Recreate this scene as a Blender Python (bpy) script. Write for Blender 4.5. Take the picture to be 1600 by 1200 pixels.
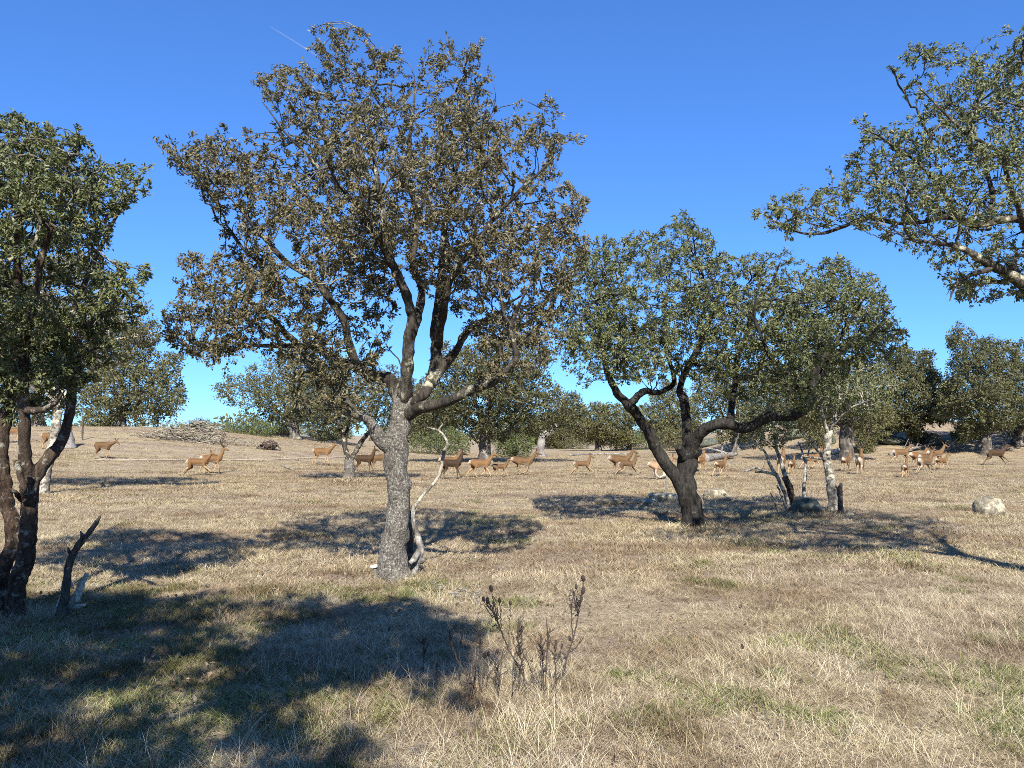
import bpy, bmesh, math, random
import numpy as np
from mathutils import Vector, Matrix

for o in list(bpy.data.objects):
    bpy.data.objects.remove(o)
SC = bpy.context.scene
COL = SC.collection

# ------------------------------------------------------------------ camera
F = 1209.0                       # focal length in pixels of a 1600 px wide frame
CAMZ = 1.7
PITCH = math.atan(80.0 / F)
cam_d = bpy.data.cameras.new('camera')
cam_d.sensor_width = 36.0
cam_d.lens = 36.0 * F / 1600.0
cam_d.clip_start = 0.05
cam_d.clip_end = 30000.0
cam = bpy.data.objects.new('camera', cam_d)
COL.objects.link(cam)
cam.location = (0, 0, CAMZ)
cam.rotation_euler = (math.pi / 2 + PITCH, 0, 0)
SC.camera = cam

# ------------------------------------------------------------------ light
SUN_EL = math.radians(38)
LIGHT_AZ = math.radians(-4)      # direction the light travels, from +Y towards +X
world = bpy.data.worlds.new('World')
SC.world = world
world.use_nodes = True
wn = world.node_tree
bg = wn.nodes['Background']
sky = wn.nodes.new('ShaderNodeTexSky')
sky.sky_type = 'NISHITA'
sky.sun_disc = False
sky.sun_elevation = SUN_EL
sky.sun_rotation = math.pi + LIGHT_AZ
sky.altitude = 900
sky.air_density = 1.0
sky.dust_density = 0.0
sky.ozone_density = 3.0
tint = wn.nodes.new('ShaderNodeMix')          # phone camera's cool, saturated white balance for the whole sky
tint.data_type = 'RGBA'
tint.blend_type = 'MULTIPLY'
tint.inputs[0].default_value = 1.0
tint.inputs[7].default_value = (0.45, 0.865, 1.54, 1.0)
soft = wn.nodes.new('ShaderNodeGamma')
soft.inputs['Gamma'].default_value = 0.80
wn.links.new(sky.outputs[0], soft.inputs['Color'])
wn.links.new(soft.outputs[0], tint.inputs[6])
wn.links.new(tint.outputs[2], bg.inputs['Color'])
bg.inputs['Strength'].default_value = 0.094

sun_d = bpy.data.lights.new('sun', 'SUN')
sun_d.energy = 5.0
sun_d.angle = math.radians(0.5)
sun_d.color = (1.0, 0.965, 0.91)
sun = bpy.data.objects.new('sun', sun_d)
COL.objects.link(sun)
ldir = Vector((math.sin(LIGHT_AZ) * math.cos(SUN_EL), math.cos(LIGHT_AZ) * math.cos(SUN_EL), -math.sin(SUN_EL)))
sun.rotation_euler = ldir.to_track_quat('-Z', 'Y').to_euler()
sun.location = (0, -10, 20)

vs = SC.view_settings
vs.view_transform = 'Standard'
vs.look = 'None'
vs.exposure = 1.06
vs.gamma = 1.0
vs.use_curve_mapping = False
SC.render.engine = 'CYCLES'
SC.cycles.adaptive_threshold = 0.012
SC.cycles.use_denoising = False
SC.cycles.max_bounces = 4
SC.cycles.filter_width = 0.9
SC.cycles.diffuse_bounces = 3
SC.cycles.transmission_bounces = 2
SC.cycles.transparent_max_bounces = 4

# ------------------------------------------------------------------ helpers
RNG = np.random.default_rng(11)
random.seed(11)
CP, SP = math.cos(PITCH), math.sin(PITCH)


def P(px, py, Y):
    """world points seen at pixel (px,py) at forward distance Y (arrays allowed)"""
    px, py, Y = np.broadcast_arrays(np.asarray(px, float), np.asarray(py, float), np.asarray(Y, float))
    dx = (px - 800) / F
    dy = (600 - py) / F
    vy = CP - dy * SP
    vz = SP + dy * CP
    t = Y / vy
    return np.stack([dx * t, Y + 0 * t, CAMZ + vz * t], -1)


def sstep(a, b, x):
    t = np.clip((x - a) / (b - a), 0, 1)
    return t * t * (3 - 2 * t)


def vnoise(p, seed=0):
    """value noise in 3D, 0..1"""
    p = np.asarray(p, float)
    i = np.floor(p).astype(np.int64)
    f = p - i
    f = f * f * (3 - 2 * f)

    def h(ix, iy, iz):
        n = (ix * 374761393 + iy * 668265263 + iz * 2147483647 + seed * 1274126177) & 0xFFFFFFFF
        n = ((n ^ (n >> 13)) * 1274126177) & 0xFFFFFFFF
        n = ((n ^ (n >> 16)) * 2246822519) & 0xFFFFFFFF
        return ((n ^ (n >> 15)) & 0xFFFFFF) / float(0xFFFFFF)
    r = 0
    for dx in (0, 1):
        for dy in (0, 1):
            for dz in (0, 1):
                w = (f[..., 0] if dx else 1 - f[..., 0]) * (f[..., 1] if dy else 1 - f[..., 1]) * (f[..., 2] if dz else 1 - f[..., 2])
                r = r + w * h(i[..., 0] + dx, i[..., 1] + dy, i[..., 2] + dz)
    return r


def H(x, y):
    """terrain height"""
    x = np.asarray(x, float)
    y = np.asarray(y, float)
    z = 2.3 * sstep(30, 58, y) * sstep(-4, -30, x) * (1 - 0.9 * sstep(70, 150, y))
    z = z + 3.0 * sstep(52, 74, y) * sstep(17, 31, x) * (1 - 0.9 * sstep(80, 160, y))
    q = np.stack([x * 0.22, y * 0.22, x * 0 + 3.3], -1)
    z = z + 0.16 * (vnoise(q, 5) - 0.5) * sstep(3, 9, np.abs(y))
    q2 = np.stack([x * 0.9, y * 0.9, x * 0 + 7.3], -1)
    z = z + 0.05 * (vnoise(q2, 6) - 0.5)
    return z


def hz(x, y):
    return float(H(np.array([x]), np.array([y]))[0])


def ground_hit(px, py):
    """where the ray through a pixel meets the terrain"""
    Y = np.arange(3.0, 140.0, 0.05)
    p = P(px, py, Y)
    below = p[:, 2] < H(p[:, 0], p[:, 1])
    k = int(np.argmax(below)) if below.any() else len(Y) - 1
    q = p[k]
    return np.array([q[0], q[1], hz(q[0], q[1])])


def s2l(r, g, b):
    f = lambda c: (c / 255.0 / 12.92) if c <= 10.3 else ((c / 255.0 + 0.055) / 1.055) ** 2.4
    return (f(r), f(g), f(b), 1.0)


def tag(o, label=None, cat=None, group=None, kind=None):
    if label: o['label'] = label
    if cat: o['category'] = cat
    if group: o['group'] = group
    if kind: o['kind'] = kind
    return o


def empty(name, loc, rz=0.0):
    o = bpy.data.objects.new(name, None)
    o.empty_display_size = 0.1
    COL.objects.link(o)
    o.location = loc
    o.rotation_euler = (0, 0, rz)
    return o


def mk_mesh(name, verts, faces, smooth=True):
    """verts Nx3 array, faces MxK array of one face size"""
    verts = np.ascontiguousarray(verts, np.float32)
    faces = np.ascontiguousarray(faces, np.int32)
    me = bpy.data.meshes.new(name)
    n, k = faces.shape
    me.vertices.add(len(verts))
    me.vertices.foreach_set('co', verts.ravel())
    me.loops.add(n * k)
    me.loops.foreach_set('vertex_index', faces.ravel())
    me.polygons.add(n)
    me.polygons.foreach_set('loop_start', np.arange(0, n * k, k, dtype=np.int32))
    me.polygons.foreach_set('loop_total', np.full(n, k, np.int32))
    me.polygons.foreach_set('use_smooth', np.full(n, smooth, bool))
    me.update(calc_edges=True)
    return me


def obj(name, me, mat=None, parent=None, loc=None):
    o = bpy.data.objects.new(name, me)
    COL.objects.link(o)
    if mat is not None and len(me.materials) == 0:
        me.materials.append(mat)
    if parent is not None:
        o.parent = parent
    if loc is not None:
        o.location = loc
    return o


def tubes(curves, radii, sides=5, cap=True):
    """curves (N,K,3), radii (N,K) -> verts, quad faces"""
    curves = np.asarray(curves, float)
    radii = np.asarray(radii, float)
    N, K, _ = curves.shape
    t = np.gradient(curves, axis=1)
    t /= np.linalg.norm(t, axis=2, keepdims=True) + 1e-9
    mean = curves[:, -1] - curves[:, 0]
    mean /= np.linalg.norm(mean, axis=1, keepdims=True) + 1e-9
    ref = np.where(np.abs(mean[:, 2:3]) < 0.75, np.array([[0, 0, 1.0]]), np.array([[1.0, 0.15, 0]]))
    a = np.cross(t, ref[:, None, :])
    a /= np.linalg.norm(a, axis=2, keepdims=True) + 1e-9
    b = np.cross(t, a)
    ang = np.arange(sides) * 2 * np.pi / sides
    v = curves[:, :, None, :] + radii[:, :, None, None] * (a[:, :, None, :] * np.cos(ang)[None, None, :, None] + b[:, :, None, :] * np.sin(ang)[None, None, :, None])
    verts = v.reshape(-1, 3)
    base = (np.arange(N) * K * sides)[:, None, None]
    i = (np.arange(K - 1) * sides)[None, :, None]
    j = np.arange(sides)[None, None, :]
    j2 = (j + 1) % sides
    f = np.stack([base + i + j, base + i + j2, base + i + sides + j2, base + i + sides + j], -1).reshape(-1, 4)
    return verts, f


def capped_tube(curve, rad, sides=14, nz=0.0, nscale=3.0, seed=0, flare=0.0):
    """one tube with closed ends and knobbly surface"""
    curve = np.asarray(curve, float)
    rad = np.asarray(rad, float)
    v, f = tubes(curve[None], rad[None], sides)
    K = len(curve)
    if nz or flare:
        c = np.repeat(curve, sides, axis=0)
        d = v - c
        n1 = vnoise(v * nscale, seed) - 0.5
        n2 = vnoise(v * nscale * 3.1, seed + 1) - 0.5
        d = d * (1 + nz * (1.4 * n1 + 0.7 * n2))[:, None]
        if flare:
            ang = np.tile(np.arange(sides) * 2 * np.pi / sides, K)
            tt = np.repeat(np.linspace(0, 1, K), sides)
            w = np.clip(1 - tt / 0.16, 0, 1) ** 2
            d = d * (1 + flare * w * (0.6 + 0.5 * np.sin(ang * 4 + seed) + 0.3 * np.sin(ang * 7 + 2 * seed)))[:, None]
        v = c + d
    n = len(v)
    v = np.vstack([v, curve[0], curve[-1]])
    j = np.arange(sides)
    j2 = (j + 1) % sides
    e = (K - 1) * sides
    c0 = np.stack([j2, j, np.full(sides, n), np.full(sides, n)], -1)
    c1 = np.stack([e + j, e + j2, np.full(sides, n + 1), np.full(sides, n + 1)], -1)
    return v, f, np.vstack([c0, c1])[:, :3]


def tube_mesh(name, curve, rad, **kw):
    v, q, t = capped_tube(curve, rad, **kw)
    me = bpy.data.meshes.new(name)
    me.from_pydata([tuple(x) for x in v], [], [tuple(x) for x in q] + [tuple(x) for x in t])
    me.polygons.foreach_set('use_smooth', np.ones(len(me.polygons), bool))
    me.update()
    return me


def catmull(pts, n):
    pts = np.asarray(pts, float)
    k = len(pts)
    if k == 2:
        t = np.linspace(0, 1, n)[:, None]
        return pts[0] * (1 - t) + pts[1] * t
    ext = np.vstack([2 * pts[0] - pts[1], pts, 2 * pts[-1] - pts[-2]])
    u = np.linspace(0, k - 1 - 1e-6, n)
    i = u.astype(int)
    f = (u - i)[:, None]
    p0, p1, p2, p3 = ext[i], ext[i + 1], ext[i + 2], ext[i + 3]
    return 0.5 * (2 * p1 + (p2 - p0) * f + (2 * p0 - 5 * p1 + 4 * p2 - p3) * f ** 2 + (3 * p1 - p0 - 3 * p2 + p3) * f ** 3)


# ------------------------------------------------------------------ materials
def new_mat(name):
    m = bpy.data.materials.new(name)
    m.use_nodes = True
    nt = m.node_tree
    b = nt.nodes['Principled BSDF']
    return m, nt, b


def ramp(nt, fac, stops):
    r = nt.nodes.new('ShaderNodeValToRGB')
    el = r.color_ramp.elements
    el[0].position, el[0].color = stops[0]
    el[1].position, el[1].color = stops[-1]
    for pos, c in stops[1:-1]:
        e = el.new(pos)
        e.color = c
    if fac is not None:
        nt.links.new(fac, r.inputs[0])
    return r.outputs[0]


def noise(nt, vec, scale, detail=4, rough=0.55, dist=0.0):
    n = nt.nodes.new('ShaderNodeTexNoise')
    n.inputs['Scale'].default_value = scale
    n.inputs['Detail'].default_value = detail
    n.inputs['Roughness'].default_value = rough
    n.inputs['Distortion'].default_value = dist
    if vec is not None:
        nt.links.new(vec, n.inputs['Vector'])
    return n.outputs['Fac']


def mixc(nt, fac, a, b, mode='MIX'):
    m = nt.nodes.new('ShaderNodeMix')
    m.data_type = 'RGBA'
    m.blend_type = mode
    for s, v in ((m.inputs[0], fac), (m.inputs[6], a), (m.inputs[7], b)):
        if hasattr(v, 'is_linked') or hasattr(v, 'links'):
            nt.links.new(v, s)
        else:
            s.default_value = v
    return m.outputs[2]


def texco(nt, which='Object', scale=None):
    t = nt.nodes.new('ShaderNodeTexCoord')
    o = t.outputs[which]
    if scale:
        mp = nt.nodes.new('ShaderNodeMapping')
        mp.inputs['Scale'].default_value = scale
        nt.links.new(o, mp.inputs[0])
        o = mp.outputs[0]
    return o


def bump(nt, b, hsock, strength=0.5, dist=0.02):
    n = nt.nodes.new('ShaderNodeBump')
    n.inputs['Strength'].default_value = strength
    n.inputs['Distance'].default_value = dist
    nt.links.new(hsock, n.inputs['Height'])
    nt.links.new(n.outputs[0], b.inputs['Normal'])


def bark_mat(name, dark, light, lichen, amount, lscale=9.0, fiss=14.0):
    m, nt, b = new_mat(name)
    co = texco(nt, 'Object', (1, 1, 0.35))
    co1 = texco(nt, 'Object')
    n1 = noise(nt, co, fiss, 6, 0.65, 0.4)
    base = ramp(nt, n1, [(0.32, dark), (0.68, light)])
    n2 = noise(nt, co1, lscale, 7, 0.68, 0.2)
    fac = ramp(nt, n2, [(1 - amount - 0.04, (0, 0, 0, 1)), (1 - amount + 0.05, (1, 1, 1, 1))])
    n3 = noise(nt, co1, lscale * 5, 4, 0.6)
    lc = ramp(nt, n3, [(0.3, tuple(c * 0.72 for c in lichen[:3]) + (1,)), (0.7, lichen)])
    col = mixc(nt, fac, base, lc)
    n4 = noise(nt, co1, lscale * .16 + 1.2, 4, 0.6, 0.6)
    col = mixc(nt, 1.0, col, ramp(nt, n4, [(0.32, L(.48, .45, .42)), (0.5, L(.95, .95, .95)), (0.7, L(1.18, 1.18, 1.08))]), 'MULTIPLY')
    nt.links.new(col, b.inputs['Base Color'])
    b.inputs['Roughness'].default_value = 0.92
    b.inputs['Specular IOR Level'].default_value = 0.15
    bump(nt, b, n1, 1.0, 0.05)
    return m


def leaf_mat(name, tones, under, trans=(0.10, 0.13, 0.03, 1), gloss=0.48):
    m, nt, b = new_mat(name)
    at = nt.nodes.new('ShaderNodeAttribute')
    at.attribute_name = 'tone'
    top = ramp(nt, at.outputs['Fac'], tones)
    geo = nt.nodes.new('ShaderNodeNewGeometry')
    col = mixc(nt, geo.outputs['Backfacing'], top, under)
    nt.links.new(col, b.inputs['Base Color'])
    b.inputs['Roughness'].default_value = gloss
    b.inputs['Specular IOR Level'].default_value = 0.24
    tr = nt.nodes.new('ShaderNodeBsdfTranslucent')
    tr.inputs['Color'].default_value = trans
    mx = nt.nodes.new('ShaderNodeMixShader')
    mx.inputs[0].default_value = 0.18
    out = nt.nodes['Material Output']
    nt.links.new(b.outputs[0], mx.inputs[1])
    nt.links.new(tr.outputs[0], mx.inputs[2])
    nt.links.new(mx.outputs[0], out.inputs['Surface'])
    return m


def L(r, g, b):
    return (r, g, b, 1.0)


M_BARK_MAIN = bark_mat('bark_grey_mottled', L(.065, .056, .045), L(.22, .195, .16), L(.43, .40, .335), 0.45, 48.0, 50.0)
M_BARK_LIMB = bark_mat('bark_limb_lichen', L(.028, .024, .020), L(.10, .085, .065), L(.48, .45, .32), 0.42, 6.5, 18.0)  # dark base has the crown's shade painted in, under real lichen
M_BARK_TREE2 = bark_mat('bark_grey_shade_darkened', L(.010, .009, .008), L(.062, .055, .046), L(.22, .21, .18), 0.34, 7.0, 18.0)  # grey-black bark, darkened further in place of shade dappling the trunk
M_BARK_LEFT = bark_mat('bark_brown_lichen', L(.030, .022, .016), L(.11, .078, .055), L(.40, .38, .29), 0.40, 8.0, 20.0)
M_BARK_STRIP = bark_mat('bark_stripped_red', L(.020, .015, .011), L(.105, .066, .044), L(.28, .25, .20), 0.42, 14.0, 26.0)
M_BARK_FAR = bark_mat('bark_far_grey', L(.035, .03, .025), L(.16, .14, .115), L(.42, .39, .30), 0.40, 3.0, 6.0)
M_BARK_PALE = bark_mat('bark_pale_lichen', L(.085, .07, .055), L(.27, .235, .185), L(.54, .50, .39), 0.50, 9.0, 16.0)
M_TWIG = bark_mat('twig_lichen', L(.035, .029, .022), L(.12, .105, .08), L(.38, .355, .26), 0.45, 5.0, 14.0)
M_DEAD = bark_mat('deadwood_weathered', L(.12, .10, .085), L(.33, .30, .26), L(.55, .53, .44), 0.42, 7.0, 22.0)
M_DEAD_DARK = bark_mat('deadwood_dark', L(.035, .029, .023), L(.14, .115, .09), L(.36, .34, .28), 0.38, 12.0, 26.0)
M_DEAD_GREY = bark_mat('deadwood_grey', L(.15, .135, .12), L(.36, .33, .30), L(.42, .40, .36), 0.3, 4.0, 20.0)

M_LEAF_MAIN = leaf_mat('leaf_olive_brown', [(0, L(.035, .034, .018)), (.5, L(.092, .078, .032)), (.85, L(.18, .15, .07)), (.97, L(.23, .155, .07)), (1, L(.28, .10, .04))], L(.195, .165, .095))
M_LEAF_LEFT = leaf_mat('leaf_deep_green', [(0, L(.028, .036, .010)), (.5, L(.082, .098, .026)), (.9, L(.16, .165, .050)), (1, L(.20, .17, .07))], L(.17, .178, .09))
M_LEAF_GREEN = leaf_mat('leaf_sage_green', [(0, L(.038, .046, .020)), (.5, L(.098, .114, .034)), (.9, L(.17, .182, .065)), (1, L(.21, .195, .08))], L(.195, .20, .10))
M_LEAF_FAR = leaf_mat('leaf_far_olive', [(0, L(.022, .024, .008)), (.5, L(.098, .094, .030)), (.9, L(.19, .17, .062)), (1, L(.21, .175, .07))], L(.16, .148, .068))
M_LEAF_DARK = leaf_mat('leaf_dark_olive', [(0, L(.024, .026, .010)), (.5, L(.080, .080, .028)), (.9, L(.145, .138, .05)), (1, L(.17, .145, .06))], L(.13, .125, .065))
M_LEAF_BUSH = leaf_mat('leaf_bush_green', [(0, L(.035, .048, .015)), (.5, L(.09, .115, .03)), (1, L(.16, .18, .05))], L(.13, .15, .06))


def ground_mat():
    m, nt, b = new_mat('dry_pasture')
    co = texco(nt, 'Object')
    big = noise(nt, co, 0.16, 4, 0.6, 0.6)
    mid = noise(nt, co, 1.3, 5, 0.65, 0.3)
    fine = noise(nt, co, 26.0, 5, 0.7, 0.2)
    straw = ramp(nt, fine, [(0.25, L(.15, .105, .062)), (0.5, L(.35, .275, .16)), (0.78, L(.52, .425, .26))])
    grey = ramp(nt, fine, [(0.25, L(.15, .11, .07)), (0.5, L(.33, .26, .17)), (0.78, L(.47, .385, .26))])
    c1 = mixc(nt, ramp(nt, big, [(0.4, L(0, 0, 0)), (0.6, L(1, 1, 1))]), straw, grey)
    green = ramp(nt, fine, [(0.3, L(.06, .07, .025)), (0.75, L(.17, .18, .07))])
    gf = ramp(nt, mid, [(0.56, L(0, 0, 0)), (0.72, L(.55, .55, .55))])
    c2 = mixc(nt, gf, c1, green)
    soil = noise(nt, co, 3.1, 6, 0.7, 0.5)
    c3 = mixc(nt, ramp(nt, soil, [(0.62, L(0, 0, 0)), (0.74, L(.6, .6, .6))]), c2, L(.15, .105, .07))
    st = texco(nt, 'Object', (0.45, 1.3, 1))
    streak = noise(nt, st, 0.55, 5, 0.6, 0.8)
    c3 = mixc(nt, ramp(nt, streak, [(0.46, L(0, 0, 0)), (0.62, L(.85, .85, .85))]), c3, mixc(nt, fine, L(.15, .105, .072), L(.36, .275, .20)))
    nt.links.new(c3, b.inputs['Base Color'])
    b.inputs['Roughness'].default_value = 0.95
    b.inputs['Specular IOR Level'].default_value = 0.1
    bump(nt, b, fine, 0.9, 0.05)
    return m


def grass_mat(name, tones, gtones, gpos, trans):
    m, nt, b = new_mat(name)
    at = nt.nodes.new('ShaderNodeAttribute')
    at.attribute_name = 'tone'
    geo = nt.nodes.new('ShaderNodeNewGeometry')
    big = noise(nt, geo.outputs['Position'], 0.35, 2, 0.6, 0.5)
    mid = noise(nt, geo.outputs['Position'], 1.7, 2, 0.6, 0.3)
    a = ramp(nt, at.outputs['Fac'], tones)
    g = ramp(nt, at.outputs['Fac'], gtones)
    f = ramp(nt, big, [(gpos[0], L(0, 0, 0)), (gpos[1], L(1, 1, 1))])
    c = mixc(nt, f, a, g)
    v = ramp(nt, mid, [(0.28, L(.58, .52, .46)), (0.5, L(.95, .94, .92)), (0.72, L(1.15, 1.15, 1.12))])
    c = mixc(nt, 1.0, c, v, 'MULTIPLY')
    mp = nt.nodes.new('ShaderNodeMapping')
    mp.inputs['Scale'].default_value = (0.45, 1.3, 1)
    nt.links.new(geo.outputs['Position'], mp.inputs[0])
    streak = noise(nt, mp.outputs[0], 0.55, 3, 0.6, 0.8)
    c = mixc(nt, 1.0, c, ramp(nt, streak, [(0.46, L(1, 1, 1)), (0.64, L(.68, .60, .56))]), 'MULTIPLY')
    nt.links.new(c, b.inputs['Base Color'])
    b.inputs['Roughness'].default_value = 0.7
    b.inputs['Specular IOR Level'].default_value = 0.2
    tr = nt.nodes.new('ShaderNodeBsdfTranslucent')
    nt.links.new(c, tr.inputs['Color'])
    mx = nt.nodes.new('ShaderNodeMixShader')
    mx.inputs[0].default_value = trans
    out = nt.nodes['Material Output']
    nt.links.new(b.outputs[0], mx.inputs[1])
    nt.links.new(tr.outputs[0], mx.inputs[2])
    nt.links.new(mx.outputs[0], out.inputs['Surface'])
    return m


M_GROUND = ground_mat()
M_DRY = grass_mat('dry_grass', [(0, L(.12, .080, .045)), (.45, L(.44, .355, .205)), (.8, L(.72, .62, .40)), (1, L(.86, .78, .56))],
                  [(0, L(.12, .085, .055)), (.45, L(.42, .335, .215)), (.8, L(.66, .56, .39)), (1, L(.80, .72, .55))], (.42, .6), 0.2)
M_GREEN = grass_mat('green_grass', [(0, L(.07, .09, .025)), (.5, L(.17, .20, .06)), (1, L(.36, .35, .14))],
                    [(0, L(.09, .10, .03)), (.5, L(.22, .22, .075)), (1, L(.40, .36, .17))], (.4, .6), 0.28)


def rock_mat():
    m, nt, b = new_mat('lichen_granite')
    co = texco(nt, 'Object')
    n1 = noise(nt, co, 5.0, 7, 0.7, 0.5)
    n2 = noise(nt, co, 14.0, 6, 0.7, 0.2)
    c = ramp(nt, n1, [(0.3, L(.08, .066, .045)), (0.48, L(.26, .22, .145)), (0.62, L(.50, .43, .29)), (0.78, L(.34, .28, .18))])
    f = ramp(nt, n2, [(0.5, L(0, 0, 0)), (0.6, L(.8, .8, .8))])
    c = mixc(nt, f, c, L(.08, .078, .06))
    nt.links.new(c, b.inputs['Base Color'])
    b.inputs['Roughness'].default_value = 0.9
    bump(nt, b, n2, 0.8, 0.04)
    return m


def mossrock_mat():
    m, nt, b = new_mat('mossy_rock')
    co = texco(nt, 'Object')
    n1 = noise(nt, co, 6.0, 6, 0.65, 0.3)
    c = ramp(nt, n1, [(0.35, L(.035, .036, .026)), (0.55, L(.08, .088, .058)), (0.7, L(.24, .235, .18))])
    nt.links.new(c, b.inputs['Base Color'])
    b.inputs['Roughness'].default_value = 0.9
    bump(nt, b, n1, 0.8, 0.04)
    return m


M_ROCK = rock_mat()
M_MOSS = mossrock_mat()


def track_mat():
    m, nt, b = new_mat('bare_track')
    co = texco(nt, 'Object')
    n = noise(nt, co, 5.0, 5, 0.65)
    nt.links.new(ramp(nt, n, [(0.3, L(.30, .23, .15)), (0.7, L(.48, .38, .26))]), b.inputs['Base Color'])
    b.inputs['Roughness'].default_value = 0.95
    return m


M_TRACK = track_mat()


# ------------------------------------------------------------------ terrain
def build_ground():
    def graded(a):
        return np.unique(np.concatenate([-a[::-1], a]))
    xs = graded(np.concatenate([np.arange(0, 12, 0.35), np.arange(12, 45, 0.8), np.geomspace(46, 2500, 40)]))
    ys = np.concatenate([-np.geomspace(600, 12, 22), np.arange(-11, 2, 0.8), np.arange(2, 24, 0.35), np.arange(24, 90, 0.8), np.geomspace(91, 4000, 50)])
    X, Y = np.meshgrid(xs, ys)
    Z = H(X, Y)
    v = np.stack([X, Y, Z], -1).reshape(-1, 3)
    nx, ny = len(xs), len(ys)
    i = np.arange(ny - 1)[:, None] * nx + np.arange(nx - 1)[None, :]
    f = np.stack([i, i + 1, i + nx + 1, i + nx], -1).reshape(-1, 4)
    o = obj('ground', mk_mesh('ground', v, f), M_GROUND)
    tag(o, kind='structure')
    # a bare cattle track crossing the rise on the left
    pts = []
    for k, (px, py) in enumerate([(150, 719), (220, 719), (300, 719), (380, 719), (460, 717), (540, 715), (600, 716)]):
        pts.append(ground_hit(px, py))
    c = catmull(np.array(pts), 60)
    w = 0.42
    up = np.stack([c[:, 0], c[:, 1] + w, c[:, 2]], -1)
    dn = np.stack([c[:, 0], c[:, 1] - w, c[:, 2]], -1)
    for a in (up, dn):
        a[:, 1] += 0.18 * (vnoise(np.stack([a[:, 0] * 1.3, a[:, 1], a[:, 2]], -1), 9) - 0.5)
        a[:, 2] = H(a[:, 0], a[:, 1]) + 0.03
    v = np.vstack([dn, up])
    n = len(c)
    i = np.arange(n - 1)
    f = np.stack([i, i + 1, n + i + 1, n + i], -1)
    o = obj('path', mk_mesh('path', v, f), M_TRACK)
    tag(o, kind='structure')


build_ground()


# ------------------------------------------------------------------ trees
def in_poly(pts, poly):
    x, y = pts[:, 0], pts[:, 1]
    inside = np.zeros(len(pts), bool)
    n = len(poly)
    for i in range(n):
        x1, y1 = poly[i]
        x2, y2 = poly[(i + 1) % n]
        c = ((y1 > y) != (y2 > y)) & (x < (x2 - x1) * (y - y1) / (y2 - y1 + 1e-12) + x1)
        inside ^= c
    return inside


def edge_dist(pts, poly):
    d = np.full(len(pts), 1e9)
    n = len(poly)
    for i in range(n):
        a = np.array(poly[i], float)
        b = np.array(poly[(i + 1) % n], float)
        ab = b - a
        t = np.clip(((pts - a) @ ab) / (ab @ ab + 1e-9), 0, 1)
        d = np.minimum(d, np.linalg.norm(pts - (a + t[:, None] * ab), axis=1))
    return d


def crown_points(poly, Y, n, depth, rng, clump=1.2, thr=0.36, seed=0, doff=0.0):
    """n points filling a crown volume whose outline is given by the polygon"""
    poly = np.asarray(poly, float)
    lo, hi = poly.min(0), poly.max(0)
    out = []
    tot = 0
    m_px = Y / F
    while tot < n:
        q = lo + rng.random((max(4 * n, 400), 2)) * (hi - lo)
        q = q[in_poly(q, poly)]
        d = edge_dist(q, poly) * m_px
        half = np.minimum(depth, np.sqrt(d * d + 1.2 * depth * d) * 0.9 + 0.05)
        u = (rng.random(len(q)) * 2 - 1) * half + doff
        # keep density even in volume: thicker places need more points
        keep = rng.random(len(q)) < (0.25 + 0.75 * half / depth)
        q, u = q[keep], u[keep]
        p = P(q[:, 0], q[:, 1], Y + u)
        nz = 0.65 * vnoise(p * clump, seed) + 0.35 * vnoise(p * clump * 2.3, seed + 3)
        p = p[nz > thr]
        out.append(p)
        tot += len(p)
    return np.vstack(out)[:n]


class Nodes:
    def __init__(self):
        self.p = np.zeros((0, 3)); self.d = np.zeros((0, 3)); self.r = np.zeros(0)

    def add(self, p, d, r):
        self.p = np.vstack([self.p, p]); self.d = np.vstack([self.d, d]); self.r = np.concatenate([self.r, r])


def attach(nodes, tg, rng, K, r0f, r0max, r1, wob, maxlen=None):
    """grow curved branches from the nearest suitable node to every target"""
    idx = np.zeros(len(tg), int)
    for s in range(0, len(tg), 800):
        t = tg[s:s + 800]
        v = t[:, None, :] - nodes.p[None, :, :]
        d = np.linalg.norm(v, axis=2) + 1e-6
        c = np.einsum('tni,ni->tn', v, nodes.d) / d
        idx[s:s + 800] = np.argmin(d * (1.45 - 0.6 * c), axis=1)
    n0 = nodes.p[idx]
    nd = nodes.d[idx]
    v = tg - n0
    L_ = np.linalg.norm(v, axis=1, keepdims=True) + 1e-6
    if maxlen is not None:
        sc = np.minimum(1, maxlen / L_)
        tg = n0 + v * sc
        v = tg - n0
        L_ = np.linalg.norm(v, axis=1, keepdims=True) + 1e-6
    c = n0 + (nd * 0.55 + v / L_ * 0.45) * L_ * 0.5
    t = np.linspace(0, 1, K)[None, :, None]
    cur = (1 - t) ** 2 * n0[:, None] + 2 * t * (1 - t) * c[:, None] + t ** 2 * tg[:, None]
    jit = rng.normal(size=cur.shape) * wob * L_[:, None, :] * np.sin(np.pi * t)
    cur = cur + jit
    r0 = np.clip(nodes.r[idx] * r0f, r1 * 1.3, r0max)
    tt = np.linspace(0, 1, K)[None]
    rad = r0[:, None] * (1 - tt) + r1 * tt
    return cur, rad


def add_curves(nodes, cur, rad, skip=1):
    d = np.gradient(cur, axis=1)
    d /= np.linalg.norm(d, axis=2, keepdims=True) + 1e-9
    nodes.add(cur[:, skip:].reshape(-1, 3), d[:, skip:].reshape(-1, 3), rad[:, skip:].reshape(-1))


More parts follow.
